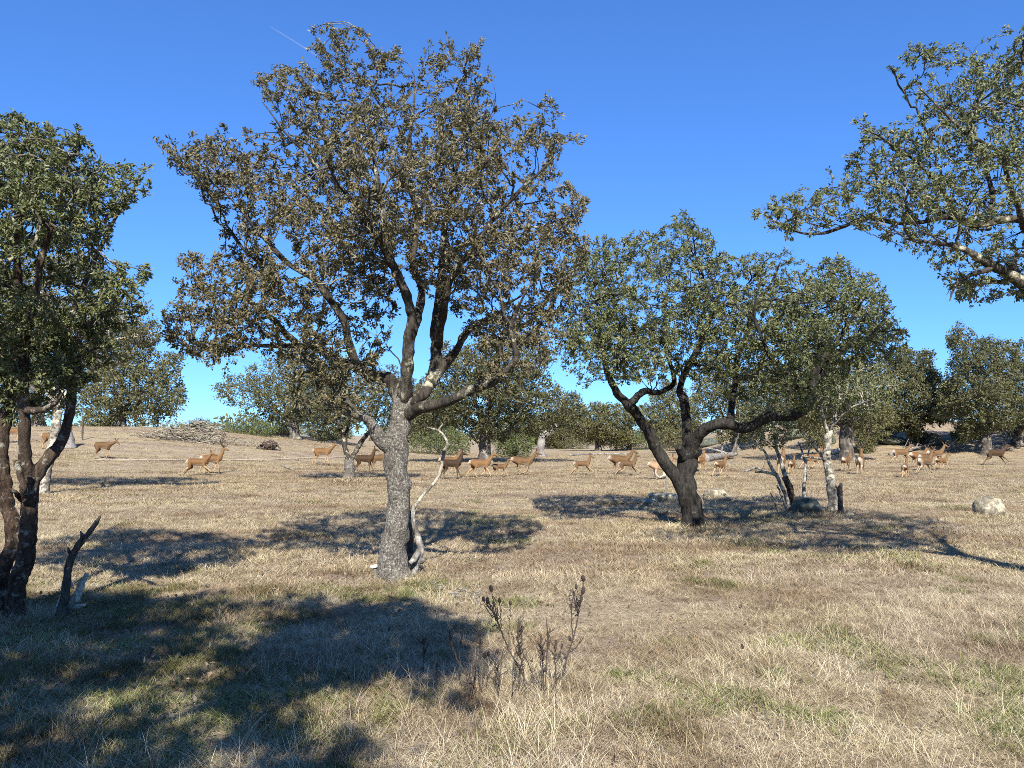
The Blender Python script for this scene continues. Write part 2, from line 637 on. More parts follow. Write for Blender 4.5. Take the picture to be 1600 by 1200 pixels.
def leaf_mesh(name, twigs, per, size, rng, wr=0.46, spread=0.5, up=0.45):
    """leaf faces set round the outer part of each twig curve (N,K,3)"""
    N, K, _ = twigs.shape
    M = N * per
    ti = np.repeat(np.arange(N), per)
    t = 0.40 + 0.60 * rng.random(M) ** 0.65
    u = t * (K - 1)
    i = np.minimum(u.astype(int), K - 2)
    f = (u - i)[:, None]
    p = twigs[ti, i] * (1 - f) + twigs[ti, i + 1] * f
    d = twigs[ti, i + 1] - twigs[ti, i]
    d /= np.linalg.norm(d, axis=1, keepdims=True) + 1e-9
    p = p + rng.normal(size=(M, 3)) * size * spread
    ax = d * 0.75 + rng.normal(size=(M, 3)) * 0.62
    ax /= np.linalg.norm(ax, axis=1, keepdims=True) + 1e-9
    nr = rng.normal(size=(M, 3)) * 0.75 + np.array([0, 0, up])
    nr -= ax * np.sum(nr * ax, axis=1, keepdims=True)
    nr /= np.linalg.norm(nr, axis=1, keepdims=True) + 1e-9
    sd = np.cross(nr, ax)
    s = (size * (0.65 + 0.7 * rng.random(M)))[:, None]
    w = s * wr * (0.8 + 0.4 * rng.random(M))[:, None]
    a = p
    b = p + ax * s * 0.45 + sd * w * 0.5 + nr * w * 0.18
    c = p + ax * s - nr * s * 0.08
    e = p + ax * s * 0.45 - sd * w * 0.5 + nr * w * 0.18
    v = np.stack([a, e, c, b], 1).reshape(-1, 3)
    fc = np.arange(M * 4).reshape(-1, 4)
    me = mk_mesh(name, v, fc, smooth=False)
    at = me.attributes.new('tone', 'FLOAT', 'FACE')
    tw_tone = rng.random(N)
    tone = np.clip(0.55 * rng.random(M) + 0.45 * tw_tone[ti], 0, 1)
    at.data.foreach_set('value', tone.astype(np.float32))
    return me


def tree(name, label, Y, trunk, limbs, crown, depth, n=(50, 350, 2000), per=24, leaf=0.055,
         bark=None, lbark=None, lmat=None, seed=1, group=None, clump=1.2, thr=0.36, cat='tree',
         sides=18, doff=0.0, extra=(), z_base=None, tr=(0.05, 0.013, 0.004), spread=0.34, limb_mats=None, up=0.45, flare=0.5, bare=(), limb_k=0.72, tbark=None):
    """trunk: list of (px,py,dY,halfwidth px); limbs: lists of the same; crown: outline polygon in pixels"""
    rng = np.random.default_rng(seed)
    mpp = Y / F

    def conv(line):
        a = np.array([list(P(x, y, Y + dy)) for x, y, dy, hw in line])
        return a, np.array([hw * (Y + dy) / F for x, y, dy, hw in line])
    tp, trd = conv(trunk)
    base = tp[0].copy()
    base[2] = hz(base[0], base[1])
    # sink the foot a little below the turf
    tp[0, 2] = base[2] - 0.06
    root = empty(name, tuple(base))
    tag(root, label, cat, group)
    nodes = Nodes()
    nt_ = 40
    c = catmull(tp, nt_)
    r = np.interp(np.linspace(0, len(trd) - 1, nt_), np.arange(len(trd)), trd)
    obj('trunk', tube_mesh('trunk', c - base, r, sides=sides, nz=0.30, nscale=1.5 / max(trd.max(), 0.05), seed=seed, flare=flare, ), bark, root)
    keep = slice(int(nt_ * 0.75), None)
    d = np.gradient(c, axis=0)
    d /= np.linalg.norm(d, axis=1, keepdims=True) + 1e-9
    nodes.add(c[keep], d[keep], r[keep] * 0.6)
    for k, ln in enumerate(limbs):
        lp, lr = conv(ln)
        if k not in bare:
            lr = lr * limb_k
            lr[-1] = min(lr[-1], 0.35 * mpp + 0.002)
        m = max(10, 6 * len(ln))
        c = catmull(lp, m)
        length = np.linalg.norm(np.diff(lp, axis=0), axis=1).sum()
        wob = (np.stack([vnoise(c * 2.2 / max(length, .1) * 3, seed + 40 + j + k) for j in range(3)], -1) - 0.5) * length * 0.05
        wob *= np.sin(np.linspace(0, np.pi, m))[:, None]
        c = c + wob
        r = np.interp(np.linspace(0, len(lr) - 1, m), np.arange(len(lr)), lr)
        mat = (limb_mats or {}).get(k, lbark or bark)
        obj('limb', tube_mesh('limb', c - base, r, sides=max(8, sides - 6), nz=0.36, nscale=1.1 / max(lr.max(), 0.03), seed=seed + k + 5), mat, root)
        if k in bare:
            continue
        d = np.gradient(c, axis=0)
        d /= np.linalg.norm(d, axis=1, keepdims=True) + 1e-9
        s0 = int(m * 0.35)
        nodes.add(c[s0:], d[s0:], r[s0:])
    polys = [(crown, depth, doff)] + list(extra)
    areas = []
    for pl, dp, do in polys:
        a = np.asarray(pl, float)
        areas.append(abs(np.sum(a[:, 0] * np.roll(a[:, 1], -1) - a[:, 1] * np.roll(a[:, 0], -1))) / 2 * dp)
    areas = np.array(areas) / sum(areas)

    def pts(cnt, sd, th):
        return np.vstack([crown_points(pl, Y, max(3, int(cnt * w)), dp, rng, clump / 1.0, th, seed, do) for (pl, dp, do), w in zip(polys, areas)])
    V, Fc = [], []
    off = 0

    def put(cur, rad, sd):
        nonlocal off
        v, f = tubes(cur - base, rad, sd)
        V.append(v); Fc.append(f + off); off += len(v)
    # first order branches, nearest first so that later ones can grow from earlier ones
    t1 = pts(n[0], 1, thr)
    dn = np.min(np.linalg.norm(t1[:, None] - nodes.p[None], axis=2), axis=1)
    t1 = t1[np.argsort(dn)]
    for s in np.array_split(np.arange(len(t1)), 4):
        cur, rad = attach(nodes, t1[s], rng, 9, 0.6, tr[0], tr[1] * 0.8, 0.035)
        put(cur, rad, 6)
        add_curves(nodes, cur, rad, 2)
    t2 = pts(n[1], 2, thr)
    dn = np.min(np.linalg.norm(t2[:, None] - nodes.p[None, ::2], axis=2), axis=1)
    t2 = t2[np.argsort(dn)]
    for s in np.array_split(np.arange(len(t2)), 3):
        cur, rad = attach(nodes, t2[s], rng, 6, 0.6, tr[1], tr[2] * 1.2, 0.04)
        put(cur, rad, 4 if Y < 40 else 3)
        add_curves(nodes, cur, rad, 2)
    t3 = pts(n[2], 3, thr)
    cur, rad = attach(nodes, t3, rng, 4, 0.5, tr[2], tr[2] * 0.45, 0.05, maxlen=0.085 * depth + 10 * leaf)
    if Y < 40:
        put(cur, rad, 3)
    o = obj('branches', mk_mesh('branches', np.vstack(V), np.vstack(Fc)), tbark or lbark or bark, root)
    tag(o, kind='stuff')
    o = obj('crown', leaf_mesh('crown', cur - base, per, leaf, rng, up=up, spread=spread), lmat, root)
    tag(o, kind='stuff')
    return root


OAKS = 'oaks scattered over the pasture'

# the large oak left of centre
MAIN_CROWN = [(485, 45), (505, 28), (530, 45), (560, 42), (582, 60), (600, 84), (625, 68), (645, 85), (663, 95), (672, 62), (700, 57), (718, 88), (735, 75), (755, 52), (762, 100), (768, 140), (790, 160), (815, 136), (835, 152), (880, 148), (878, 198), (895, 214), (930, 212), (915, 226), (880, 232), (866, 262), (895, 290), (932, 315), (905, 345), (925, 385), (905, 430), (890, 480), (850, 520), (830, 560), (795, 545), (770, 575), (750, 540), (720, 520), (700, 480), (665, 455), (640, 445), (620, 480), (605, 540), (590, 590), (560, 575), (525, 610), (480, 590), (440, 560), (400, 548), (350, 582), (318, 585), (300, 556), (270, 545), (248, 510), (258, 470), (245, 430), (270, 400), (300, 392), (330, 408), (352, 385), (330, 350), (325, 310), (296, 292), (275, 268), (258, 250), (242, 212), (280, 214), (300, 190), (322, 182), (350, 172), (380, 190), (400, 206), (428, 182), (420, 158), (398, 140), (378, 124), (402, 104), (430, 100), (455, 108), (482, 90), (478, 65)]
tree('oak_tree', 'tall open-crowned oak with pale mottled grey trunk left of centre, nearest the teasels', 9.1,
     [(616, 908, 0, 25), (613, 870, 0, 21), (621, 820, 0, 19), (624, 770, 0, 18), (618, 720, 0, 18), (624, 670, 0, 16), (630, 625, 0, 15), (634, 600, 0, 11)],
     [
         [(622, 712, 0, 17), (598, 688, -.1, 16), (583, 664, -.2, 13), (562, 650, -.3, 9), (530, 640, -.5, 5), (500, 625, -.7, 2)],
         [(630, 628, 0, 17), (612, 596, .2, 15), (580, 583, .4, 12), (545, 566, .6, 10), (500, 545, .9, 8), (440, 541, 1.2, 6), (378, 540, 1.3, 3)],
         [(630, 632, 0, 15), (641, 560, -.2, 13), (645, 510, -.3, 12), (634, 470, -.4, 10), (612, 395, -.5, 8), (592, 290, -.6, 6), (570, 160, -.7, 3)],
         [(645, 520, -.3, 11), (656, 465, 0, 9), (652, 380, .3, 7), (642, 250, .5, 5), (648, 120, .6, 2.5)],
         [(634, 632, 0, 15), (664, 604, .2, 14), (682, 555, .3, 12), (679, 493, .3, 10), (684, 445, .4, 9), (702, 350, .6, 6), (722, 220, .7, 4), (740, 100, .7, 2)],
         [(684, 540, .3, 10), (698, 459, -.3, 8), (750, 375, -.7, 6), (815, 300, -.9, 4), (872, 240, -1, 2)],
         [(634, 650, 0, 15), (670, 632, -.3, 12), (719, 618, -.6, 11), (758, 604, -.8, 10), (790, 586, -.9, 8), (812, 562, -1, 7), (802, 533, -1.1, 6), (798, 505, -1.2, 5), (830, 440, -1.4, 3)],
         [(672, 598, .2, 12), (708, 552, .4, 9), (726, 522, .5, 8), (753, 502, .6, 8), (781, 496, .8, 7), (823, 502, 1.1, 5), (870, 440, 1.4, 3), (905, 350, 1.5, 2)],
         [(560, 572, .5, 9), (520, 480, .1, 8), (440, 400, -.3, 6), (350, 300, -.6, 3)],
         [(618, 420, -.5, 8), (545, 310, -.9, 4.5), (455, 220, -1.0, 2.5), (410, 160, -1.0, 1)],
         [(470, 542, 1.1, 7), (400, 478, .6, 5), (310, 440, .3, 3)],
     ],
     MAIN_CROWN, 2.1, extra=[([(430, 560), (520, 570), (600, 590), (598, 632), (545, 655), (480, 655), (445, 620)], 1.2, -.3), ([(700, 565), (760, 520), (860, 470), (892, 520), (845, 585), (790, 625), (730, 600)], 1.0, -.6)], n=(90, 700, 4700), per=24, leaf=0.044, bark=M_BARK_MAIN, lbark=M_BARK_LIMB, lmat=M_LEAF_MAIN, seed=3, group=OAKS, clump=1.7, thr=0.425, sides=24,
     limb_mats={0: M_BARK_MAIN}, flare=.45, tbark=M_TWIG)

# the wide forked oak right of centre
T2_CROWN = [(868, 420), (900, 385), (940, 368), (965, 372), (985, 362), (1008, 360), (1030, 366), (1040, 343), (1065, 327), (1085, 345), (1116, 358), (1120, 388), (1150, 402), (1170, 394), (1200, 396), (1225, 384), (1250, 398), (1272, 418), (1300, 394), (1325, 402), (1342, 422), (1372, 424), (1385, 450), (1402, 480), (1420, 503), (1432, 540), (1418, 556), (1390, 545), (1375, 562), (1340, 572), (1318, 592), (1285, 622), (1240, 618), (1210, 606), (1180, 628), (1140, 632), (1105, 615), (1078, 596), (1050, 588), (1000, 600), (960, 602), (930, 592), (900, 602), (880, 570), (866, 520), (876, 470)]
tree('oak_tree', 'wide-crowned oak with dark trunk forking into sweeping limbs right of centre', 14.2,
     [(1085, 832, 0, 20), (1082, 800, 0, 16), (1076, 770, 0, 14), (1072, 742, 0, 14), (1077, 712, 0, 15), (1082, 692, 0, 11)],
     [
         [(1074, 790, 0, 14), (1056, 745, -.1, 14), (1030, 702, -.2, 13), (1005, 658, -.4, 12), (985, 628, -.5, 11), (962, 604, -.6, 8), (940, 540, -.9, 5), (930, 450, -1.2, 2)],
         [(986, 630, -.5, 9), (1000, 615, -.2, 7), (1022, 606, .3, 6), (1050, 590, .8, 5), (1040, 500, 1.2, 4), (1050, 400, 1.4, 2)],
         [(1078, 712, 0, 15), (1076, 670, .3, 11), (1070, 630, .4, 9), (1067, 600, .6, 8), (1100, 520, .9, 6), (1130, 440, 1, 3)],
         [(1074, 715, 0, 17), (1092, 678, -.3, 13), (1125, 660, -.6, 11), (1160, 671, -.8, 11), (1195, 653, -1, 11), (1235, 645, -1.1, 11), (1258, 622, -1.2, 11), (1290, 560, -1.3, 7), (1330, 500, -1.2, 4), (1360, 450, -1.2, 2)],
         [(1262, 612, -1.2, 9), (1310, 545, -.4, 6), (1368, 532, .2, 4), (1405, 530, .4, 2)],
         [(1258, 622, -1.2, 9), (1240, 588, -1.6, 6), (1212, 568, -1.9, 5), (1180, 500, -2, 3), (1190, 430, -2, 1.6)],
         [(1140, 663, -.7, 8), (1148, 600, .3, 6), (1160, 530, 1.0, 5), (1200, 450, 1.4, 3), (1220, 410, 1.5, 1.5)],
         [(1074, 722, 0, 8), (1064, 706, -.2, 7), (1060, 698, -.3, 4)],
         [(1082, 716, 0, 7), (1090, 706, -.15, 6), (1094, 701, -.22, 3)],
     ],
     T2_CROWN, 2.6, extra=[([(1180, 560), (1200, 480), (1260, 440), (1330, 430), (1390, 470), (1425, 530), (1400, 560), (1350, 590), (1300, 625), (1240, 650), (1190, 640), (1160, 600)], 1.2, -1.7), ([(880, 560), (890, 500), (940, 470), (1000, 500), (1060, 520), (1050, 580), (1000, 605), (940, 600), (900, 610)], 1.0, -1.6)], n=(90, 640, 4800), per=23, leaf=0.051, bark=M_BARK_TREE2, lbark=M_BARK_TREE2, lmat=M_LEAF_GREEN, seed=8, group=OAKS, clump=1.35, thr=0.40, sides=22, bare=(7, 8), tr=(.055, .014, .0045))

# the multi-stemmed oak at the left edge
LEFT_CROWN = [(-260, 190), (-120, 120), (0, 182), (20, 176), (50, 192), (80, 192), (130, 200), (150, 240), (188, 262), (215, 255), (240, 256), (242, 282), (225, 312), (192, 330), (172, 345), (178, 372), (168, 392), (188, 408), (240, 416), (222, 450), (232, 488), (190, 520), (150, 532), (120, 520), (108, 570), (78, 600), (60, 560), (22, 600), (0, 620), (-80, 560), (-260, 560), (-330, 380)]
tree('oak_tree', 'oak with several twisting reddish brown stems at the left edge', 7.3,
     [(24, 972, 0, 15), (24, 940, 0, 13), (28, 905, 0, 12.5), (40, 872, 0, 12), (45, 820, 0, 11.5), (46, 780, 0, 11.5), (49, 745, 0, 12)],
     [
         [(6, 972, .15, 16), (4, 915, .2, 12), (10, 885, .25, 11), (20, 850, .3, 11.5), (18, 815, .3, 11), (8, 790, .3, 10.5), (4, 743, .3, 11)],
         [(4, 752, .3, 15), (6, 690, .3, 14), (12, 620, .3, 13), (8, 540, .3, 11), (20, 430, .2, 8), (40, 320, 0, 5), (50, 220, 0, 2)],
         [(49, 752, 0, 15), (42, 707, -.1, 12), (40, 640, -.2, 11), (30, 560, -.3, 10), (55, 450, -.5, 7), (90, 330, -.6, 4), (110, 230, -.6, 2)],
         [(50, 752, 0, 14), (72, 716, .1, 13), (95, 678, .3, 11), (99, 615, .4, 10), (100, 560, .5, 9), (120, 470, .7, 6), (170, 360, 1, 4), (215, 285, 1.1, 2)],
         [(46, 790, 0, 6.5), (37, 768, -.2, 5.5), (32, 745, -.25, 4.5), (26, 720, -.3, 4.5)],
         [(40, 640, -.2, 9), (80, 640, -.7, 6), (100, 610, -.9, 3)],
         [(100, 570, .5, 8), (140, 510, .9, 6), (185, 470, 1.2, 4), (220, 440, 1.3, 2)],
         [(8, 560, .3, 10), (-60, 440, .3, 8), (-160, 330, .2, 4)],
         [(38, 785, 0, 4), (24, 770, -.15, 3.2), (17, 764, -.2, 2.4)],
     ],
     LEFT_CROWN, 1.8, extra=[([(-80, 560), (20, 540), (110, 520), (185, 505), (190, 560), (130, 610), (95, 640), (50, 650), (0, 665), (-80, 640)], 1.0, 0)], n=(75, 560, 3900), per=24, leaf=0.042, bark=M_BARK_STRIP, lbark=M_BARK_LEFT, lmat=M_LEAF_LEFT, seed=21, group=OAKS, clump=1.6, thr=0.42, sides=22,
     limb_mats={0: M_BARK_STRIP, 4: M_BARK_LEFT}, bare=(0, 4, 8), flare=0.3, tbark=M_TWIG)

# the oak reaching in from the right edge
RIGHT_CROWN = [(1660, -60), (1625, 0), (1600, 18), (1570, 40), (1556, 72), (1572, 92), (1525, 70), (1500, 66), (1470, 72), (1430, 60), (1400, 84), (1378, 104), (1376, 130), (1402, 152), (1440, 170), (1430, 188), (1390, 168), (1350, 176), (1318, 196), (1345, 216), (1348, 240), (1310, 244), (1290, 265), (1300, 292), (1265, 288), (1240, 308), (1190, 308), (1162, 335), (1190, 352), (1210, 366), (1240, 376), (1272, 368), (1300, 352), (1340, 352), (1380, 386), (1420, 395), (1460, 420), (1480, 458), (1500, 472), (1530, 480), (1570, 462), (1610, 482), (1700, 500), (1900, 420), (2050, 250), (1980, 20), (1820, -140)]
tree('oak_tree', 'oak at the right edge, only its leafy boughs reaching into the sky', 8.0,
     [(1790, 935, 0, 34), (1785, 860, 0, 26), (1778, 760, 0, 24), (1770, 660, 0, 24), (1760, 590, 0, 22)],
     [
         [(1762, 610, 0, 20), (1710, 530, -.1, 16), (1650, 472, -.2, 14), (1600, 440, -.3, 12), (1560, 416, -.4, 11), (1530, 404, -.5, 9), (1480, 385, -.6, 5), (1427, 374, -.7, 3)],
         [(1765, 630, 0, 20), (1740, 500, .3, 16), (1680, 400, .4, 12), (1600, 356, .4, 9), (1540, 360, .4, 8), (1505, 347, .4, 7), (1462, 348, .4, 5), (1410, 340, .4, 4), (1358, 330, .4, 5), (1315, 347, .4, 4), (1280, 360, .4, 3), (1237, 358, .3, 2), (1193, 335, .2, 1.2)],
         [(1545, 358, .4, 6), (1550, 300, .7, 5), (1520, 220, .9, 4), (1460, 120, 1, 2)],
         [(1740, 500, .3, 15), (1720, 350, 0, 11), (1660, 220, -.2, 7), (1600, 100, -.3, 3)],
         [(1600, 356, .4, 7), (1570, 270, -.3, 5), (1500, 200, -.7, 4), (1430, 130, -.8, 2)],
         [(1505, 347, .4, 5), (1450, 270, -.1, 4), (1390, 220, -.3, 2.5), (1340, 200, -.4, 1.3)],
         [(1555, 415, -.4, 6), (1500, 440, -.6, 4), (1484, 470, -.7, 1.5)],
         [(1765, 600, 0, 16), (1830, 450, .2, 12), (1900, 280, .2, 5)],
     ],
     RIGHT_CROWN, 1.8, n=(75, 560, 3700), per=24, leaf=0.040, bark=M_BARK_MAIN, lbark=M_BARK_LIMB, lmat=M_LEAF_GREEN, seed=34, group=OAKS, clump=1.5, thr=0.42, sides=18, tbark=M_TWIG, extra=[([(1560, 45), (1600, 14), (1680, -50), (1800, -20), (1720, 220), (1590, 190)], 1.2, 0)])

# an oak standing behind and left of the viewpoint: it shades the near grass
def caster_tree():
    rng = np.random.default_rng(77)
    base = np.array([-3.6, -3.0, hz(-3.6, -3.0)])
    root = empty('oak_tree', tuple(base))
    tag(root, 'oak out of view whose broad shade falls on the near grass at lower left', 'tree', OAKS)
    tp = np.array([[-3.6, -3.0, base[2] - .06], [-3.5, -2.9, 1.0], [-3.3, -2.6, 2.0], [-3.1, -2.3, 2.9]])
    c = catmull(tp, 30)
    r = np.interp(np.linspace(0, 3, 30), range(4), [.26, .19, .17, .14])
    obj('trunk', tube_mesh('trunk', c - base, r, sides=16, nz=.2, nscale=5, seed=4, flare=.5), M_BARK_MAIN, root)
    nodes = Nodes()
    for k, e in enumerate([(-1.2, -.3, 4.6), (-2.3, 1.2, 4.9), (-4.1, .4, 5.2), (-3.4, -2.4, 6.0), (-1.8, -2.2, 5.2), (-4.6, -1.2, 4.8)]):
        p = np.array([tp[-1], tp[-1] * .55 + np.array(e) * .45 + np.array([0, 0, .25]), e])
        cc = catmull(p, 16)
        rr = np.linspace(.10, .02, 16)
        obj('limb', tube_mesh('limb', cc - base, rr, sides=10, nz=.25, nscale=8, seed=k), M_BARK_LIMB, root)
        d = np.gradient(cc, axis=0); d /= np.linalg.norm(d, axis=1, keepdims=True)
        nodes.add(cc[4:], d[4:], rr[4:])
    blobs = [((-2.3, -.6, 5.1), (2.4, 2.5, .9)), ((-2.1, -.6, 5.1), (2.5, 2.5, .9)), ((-2.6, -2.9, 5.0), (1.9, 1.4, .8)), ((-.75, .2, 4.8), (1.1, 1.4, .7)), ((-4.2, 1.0, 4.9), (1.2, 1.2, .7)), ((-3.4, -1.0, 5.3), (1.4, 1.8, .8)), ((-.6, -2.7, 5.0), (.8, .9, .5))]

    def pts(n):
        out = []
        while sum(len(o) for o in out) < n:
            b = blobs[rng.integers(len(blobs))]
            q = rng.normal(size=(200, 3))
            q = q / np.linalg.norm(q, axis=1, keepdims=True) * rng.random((200, 1)) ** (1 / 3)
            p = np.array(b[0]) + q * np.array(b[1])
            out.append(p[.6 * vnoise(p * 1.0, 4) + .4 * vnoise(p * 2.2, 5) >.455])
        a = np.vstack(out)
        return a[rng.permutation(len(a))][:n]
    V, Fc, off = [], [], 0
    for n, K, r0, r1 in ((60, 8, .04, .012), (350, 6, .012, .005), (2100, 4, .005, .002)):
        cur, rad = attach(nodes, pts(n), rng, K, .6, r0, r1, .04)
        v, f = tubes(cur - base, rad, 5)
        V.append(v); Fc.append(f + off); off += len(v)
        add_curves(nodes, cur, rad, 2)
    tag(obj('branches', mk_mesh('branches', np.vstack(V), np.vstack(Fc)), M_BARK_LIMB, root), kind='stuff')
    tag(obj('crown', leaf_mesh('crown', cur - base, 20, .105, rng), M_LEAF_GREEN, root), kind='stuff')


caster_tree()


# ------------------------------------------------------------------ middle and far trees
def blob_poly(x0, x1, y0, y1, seed, n=26, flat=0.08, amp=0.22):
    """lumpy crown outline inside a pixel box, flatter underneath"""
    rg = np.random.default_rng(seed)
    cx, cy, rx, ry = (x0 + x1) / 2, (y0 + y1) / 2, (x1 - x0) / 2, (y1 - y0) / 2
    out = []
    ph = rg.random(4) * 6.28
    for a in np.linspace(0, 2 * np.pi, n, endpoint=False):
        k = 1 + amp * (0.5 * math.sin(3 * a + ph[0]) + 0.5 * math.sin(5 * a + ph[1]) + .4 * math.sin(8 * a + ph[2])) + rg.normal() * amp * .25
        s = math.sin(a)
        x = cx + rx * math.copysign(abs(math.cos(a)) ** .8, math.cos(a)) * k
        y = cy + ry * (math.copysign(abs(s) ** .8, s)) * k * (1 - (flat if s > 0 else 0))
        out.append((x, y))
    return out


def auto_tree(name, label, Y, base_px, top, box, seed, hw, lean=0, n=(30, 160, 900), per=16, leaf=0.11, bark=None, lmat=None, depth=None, fork=.5, cat='tree', thr=.30, clump=.8, group=OAKS, lbark=None, poly=None, up=.45, flare=.4):
    """a background oak: trunk foot at pixel (base_px, on the terrain), crown inside a pixel box"""
    rg = np.random.default_rng(seed)
    x0, x1, y0, y1 = box
    # pixel row of the terrain under the foot
    xg = P(base_px, 700, Y)[0]
    zg = hz(xg, Y)
    py0 = 600 - F * math.tan(math.atan2(zg - CAMZ, Y) - PITCH)
    fy = y1 - (y1 - y0) * .12 if top is None else top
    fx = base_px + lean
    trunk = [(base_px, py0, 0, hw * 1.35), (base_px + lean * .3, py0 * .7 + fy * .3, 0, hw), (base_px + lean * .7, py0 * .35 + fy * .65, 0, hw * .95), (fx, fy, 0, hw * .85)]
    limbs = []
    k = 5
    for i in range(k):
        tx = x0 + (x1 - x0) * (.12 + .76 * (i + .5) / k) + rg.normal() * 4
        ty = y0 + (y1 - y0) * (.18 + .35 * abs((i + .5) / k - .5) * 2)
        dz = rg.normal() * (x1 - x0) * Y / F * .2
        mx, my = fx * .55 + tx * .45, fy * .5 + ty * .5 + (y1 - y0) * .08
        limbs.append([(fx, fy + 2, 0, hw * .7), (mx, my, dz * .5, hw * .45), (tx, ty, dz, hw * .15)])
    poly = poly or blob_poly(x0, x1, y0, y1, seed)
    depth = depth or min(3.2, (x1 - x0) * Y / F * .42)
    return tree(name, label, Y, trunk, limbs, poly, depth, n=n, per=per, leaf=leaf, bark=bark or M_BARK_FAR, lbark=lbark or M_BARK_FAR, lmat=lmat or M_LEAF_FAR,
                seed=seed, group=group, clump=clump, thr=thr, sides=12, tr=(.09, .03, .012), spread=.55, cat=cat, up=up, flare=flare)


auto_tree('oak_tree', 'slender pale-barked oak just behind the left-edge oak', 22, 66, 640, (-140, 245, 405, 575), 101, 7, lean=25, n=(50, 320, 2000), per=18, leaf=0.08, bark=M_BARK_PALE, lbark=M_BARK_PALE, lmat=M_LEAF_FAR, thr=.39, clump=.9)
auto_tree('oak_tree', 'broad bushy oak on the rise beside the brush pile', 61, 188, 650, (105, 290, 515, 676), 102, 9, n=(40, 260, 1700), per=14, leaf=0.206, lmat=M_LEAF_FAR, depth=3.6, thr=.27)
auto_tree('oak_tree', 'dense oak at far left behind the slender pale-barked oak', 66, 60, 640, (-60, 150, 500, 668), 103, 9, n=(40, 240, 1400), per=18, leaf=0.179, depth=3.6, thr=.27)
auto_tree('oak_tree', 'round oak with sky under its crown on the ridge above the earth mound', 66, 460, 660, (358, 565, 548, 672), 104, 8, n=(40, 240, 1400), per=13, leaf=0.206, depth=3.6, lmat=M_LEAF_FAR, thr=.32)
tree('oak_tree', 'small oak with twin twisted stems in its own shade behind the tall oak', 28.5,
     [(545, 752, 0, 10), (546, 735, 0, 8), (546, 718, 0, 8)],
     [[(545, 722, 0, 6), (540, 700, -.1, 5), (538, 680, -.1, 5), (520, 655, -.3, 4), (480, 640, -.5, 2)],
      [(547, 720, 0, 6), (556, 704, .2, 5), (566, 690, .3, 5), (578, 672, .4, 4), (590, 640, .6, 3), (600, 600, .8, 1.5)],
      [(539, 684, -.1, 4), (548, 640, .5, 3), (540, 590, .8, 1.5)],
      [(522, 658, -.3, 3), (500, 665, -.8, 2), (478, 680, -1, 1)]],
     [(430, 610), (460, 585), (500, 570), (560, 560), (620, 570), (655, 600), (660, 640), (635, 665), (600, 685), (570, 672), (540, 668), (515, 692), (490, 688), (470, 665), (440, 650)], 2.2,
     n=(40, 240, 1500), per=18, leaf=.075, bark=M_BARK_MAIN, lbark=M_BARK_LIMB, lmat=M_LEAF_DARK, seed=105, group=OAKS, clump=1, thr=.34, sides=12, tr=(.05, .016, .006))
auto_tree('oak_tree', 'dark spreading oak with thick trunk behind the central deer group', 47, 758, 668, (640, 895, 530, 700), 106, 10, n=(60, 380, 2600), per=14, leaf=0.175, lmat=M_LEAF_DARK, depth=4.2, thr=.28, bark=M_BARK_FAR)
auto_tree('oak_tree', 'round dark oak in the gap between the two big oaks', 84, 935, 680, (878, 1004, 630, 698), 107, 5, n=(30, 200, 1200), per=13, leaf=0.238, lmat=M_LEAF_FAR, depth=3.6, thr=.26)
auto_tree('oak_tree', 'light olive oak seen through the fork of the dark-trunked oak', 92, 1045, 688, (992, 1100, 606, 702), 108, 5, n=(30, 200, 1200), per=13, leaf=0.254, lmat=M_LEAF_FAR, depth=3.6, thr=.26)
auto_tree('oak_tree', 'shaggy oak behind the bare leaning stems', 68, 1150, 680, (1085, 1225, 550, 694), 109, 6, n=(40, 240, 1400), per=13, leaf=0.206, lmat=M_LEAF_FAR, depth=3.6, thr=.30)
auto_tree('oak_tree', 'oak with stout dark trunk beside the fallen log', 51, 1322, 664, (1215, 1405, 560, 684), 110, 10, n=(40, 260, 1600), per=13, leaf=0.175, lmat=M_LEAF_FAR, depth=3.4, thr=.32)
auto_tree('oak_tree', 'dense oak hanging low over the rocks right of the antlered stag', 60, 1424, 680, (1362, 1482, 545, 694), 111, 7, n=(40, 260, 1600), per=14, leaf=0.206, lmat=M_LEAF_DARK, depth=3.6, thr=.26)
auto_tree('oak_tree', 'big dense oak at the right edge above the lone dark deer', 56, 1541, 680, (1460, 1625, 526, 690), 112, 8, n=(50, 320, 2100), per=14, leaf=0.191, lmat=M_LEAF_DARK, depth=4.0, thr=.31)
auto_tree('oak_tree', 'rightmost dark oak half cut by the frame behind the lone deer', 60, 1590, 680, (1560, 1760, 530, 700), 113, 8, n=(40, 240, 1400), per=13, leaf=0.206, lmat=M_LEAF_DARK, depth=4.0, thr=.31)
auto_tree('oak_tree', 'far dark oak just right of the thick grey snapped trunk', 98, 868, 690, (820, 905, 640, 704), 114, 4, n=(30, 180, 900), per=12, leaf=0.270, lmat=M_LEAF_DARK, depth=3.6, thr=.26)
auto_tree('oak_tree', 'far oak behind the trunk of the tall oak', 95, 668, 690, (620, 730, 625, 702), 115, 4, n=(30, 180, 1000), per=12, leaf=0.270, lmat=M_LEAF_FAR, depth=3.6, thr=.27)
auto_tree('oak_tree', 'far oak above the rocky bank left of the stout dark trunk', 84, 1250, 672, (1185, 1300, 590, 682), 116, 5, n=(30, 180, 1000), per=12, leaf=0.238, lmat=M_LEAF_FAR, depth=3.6, thr=.28)

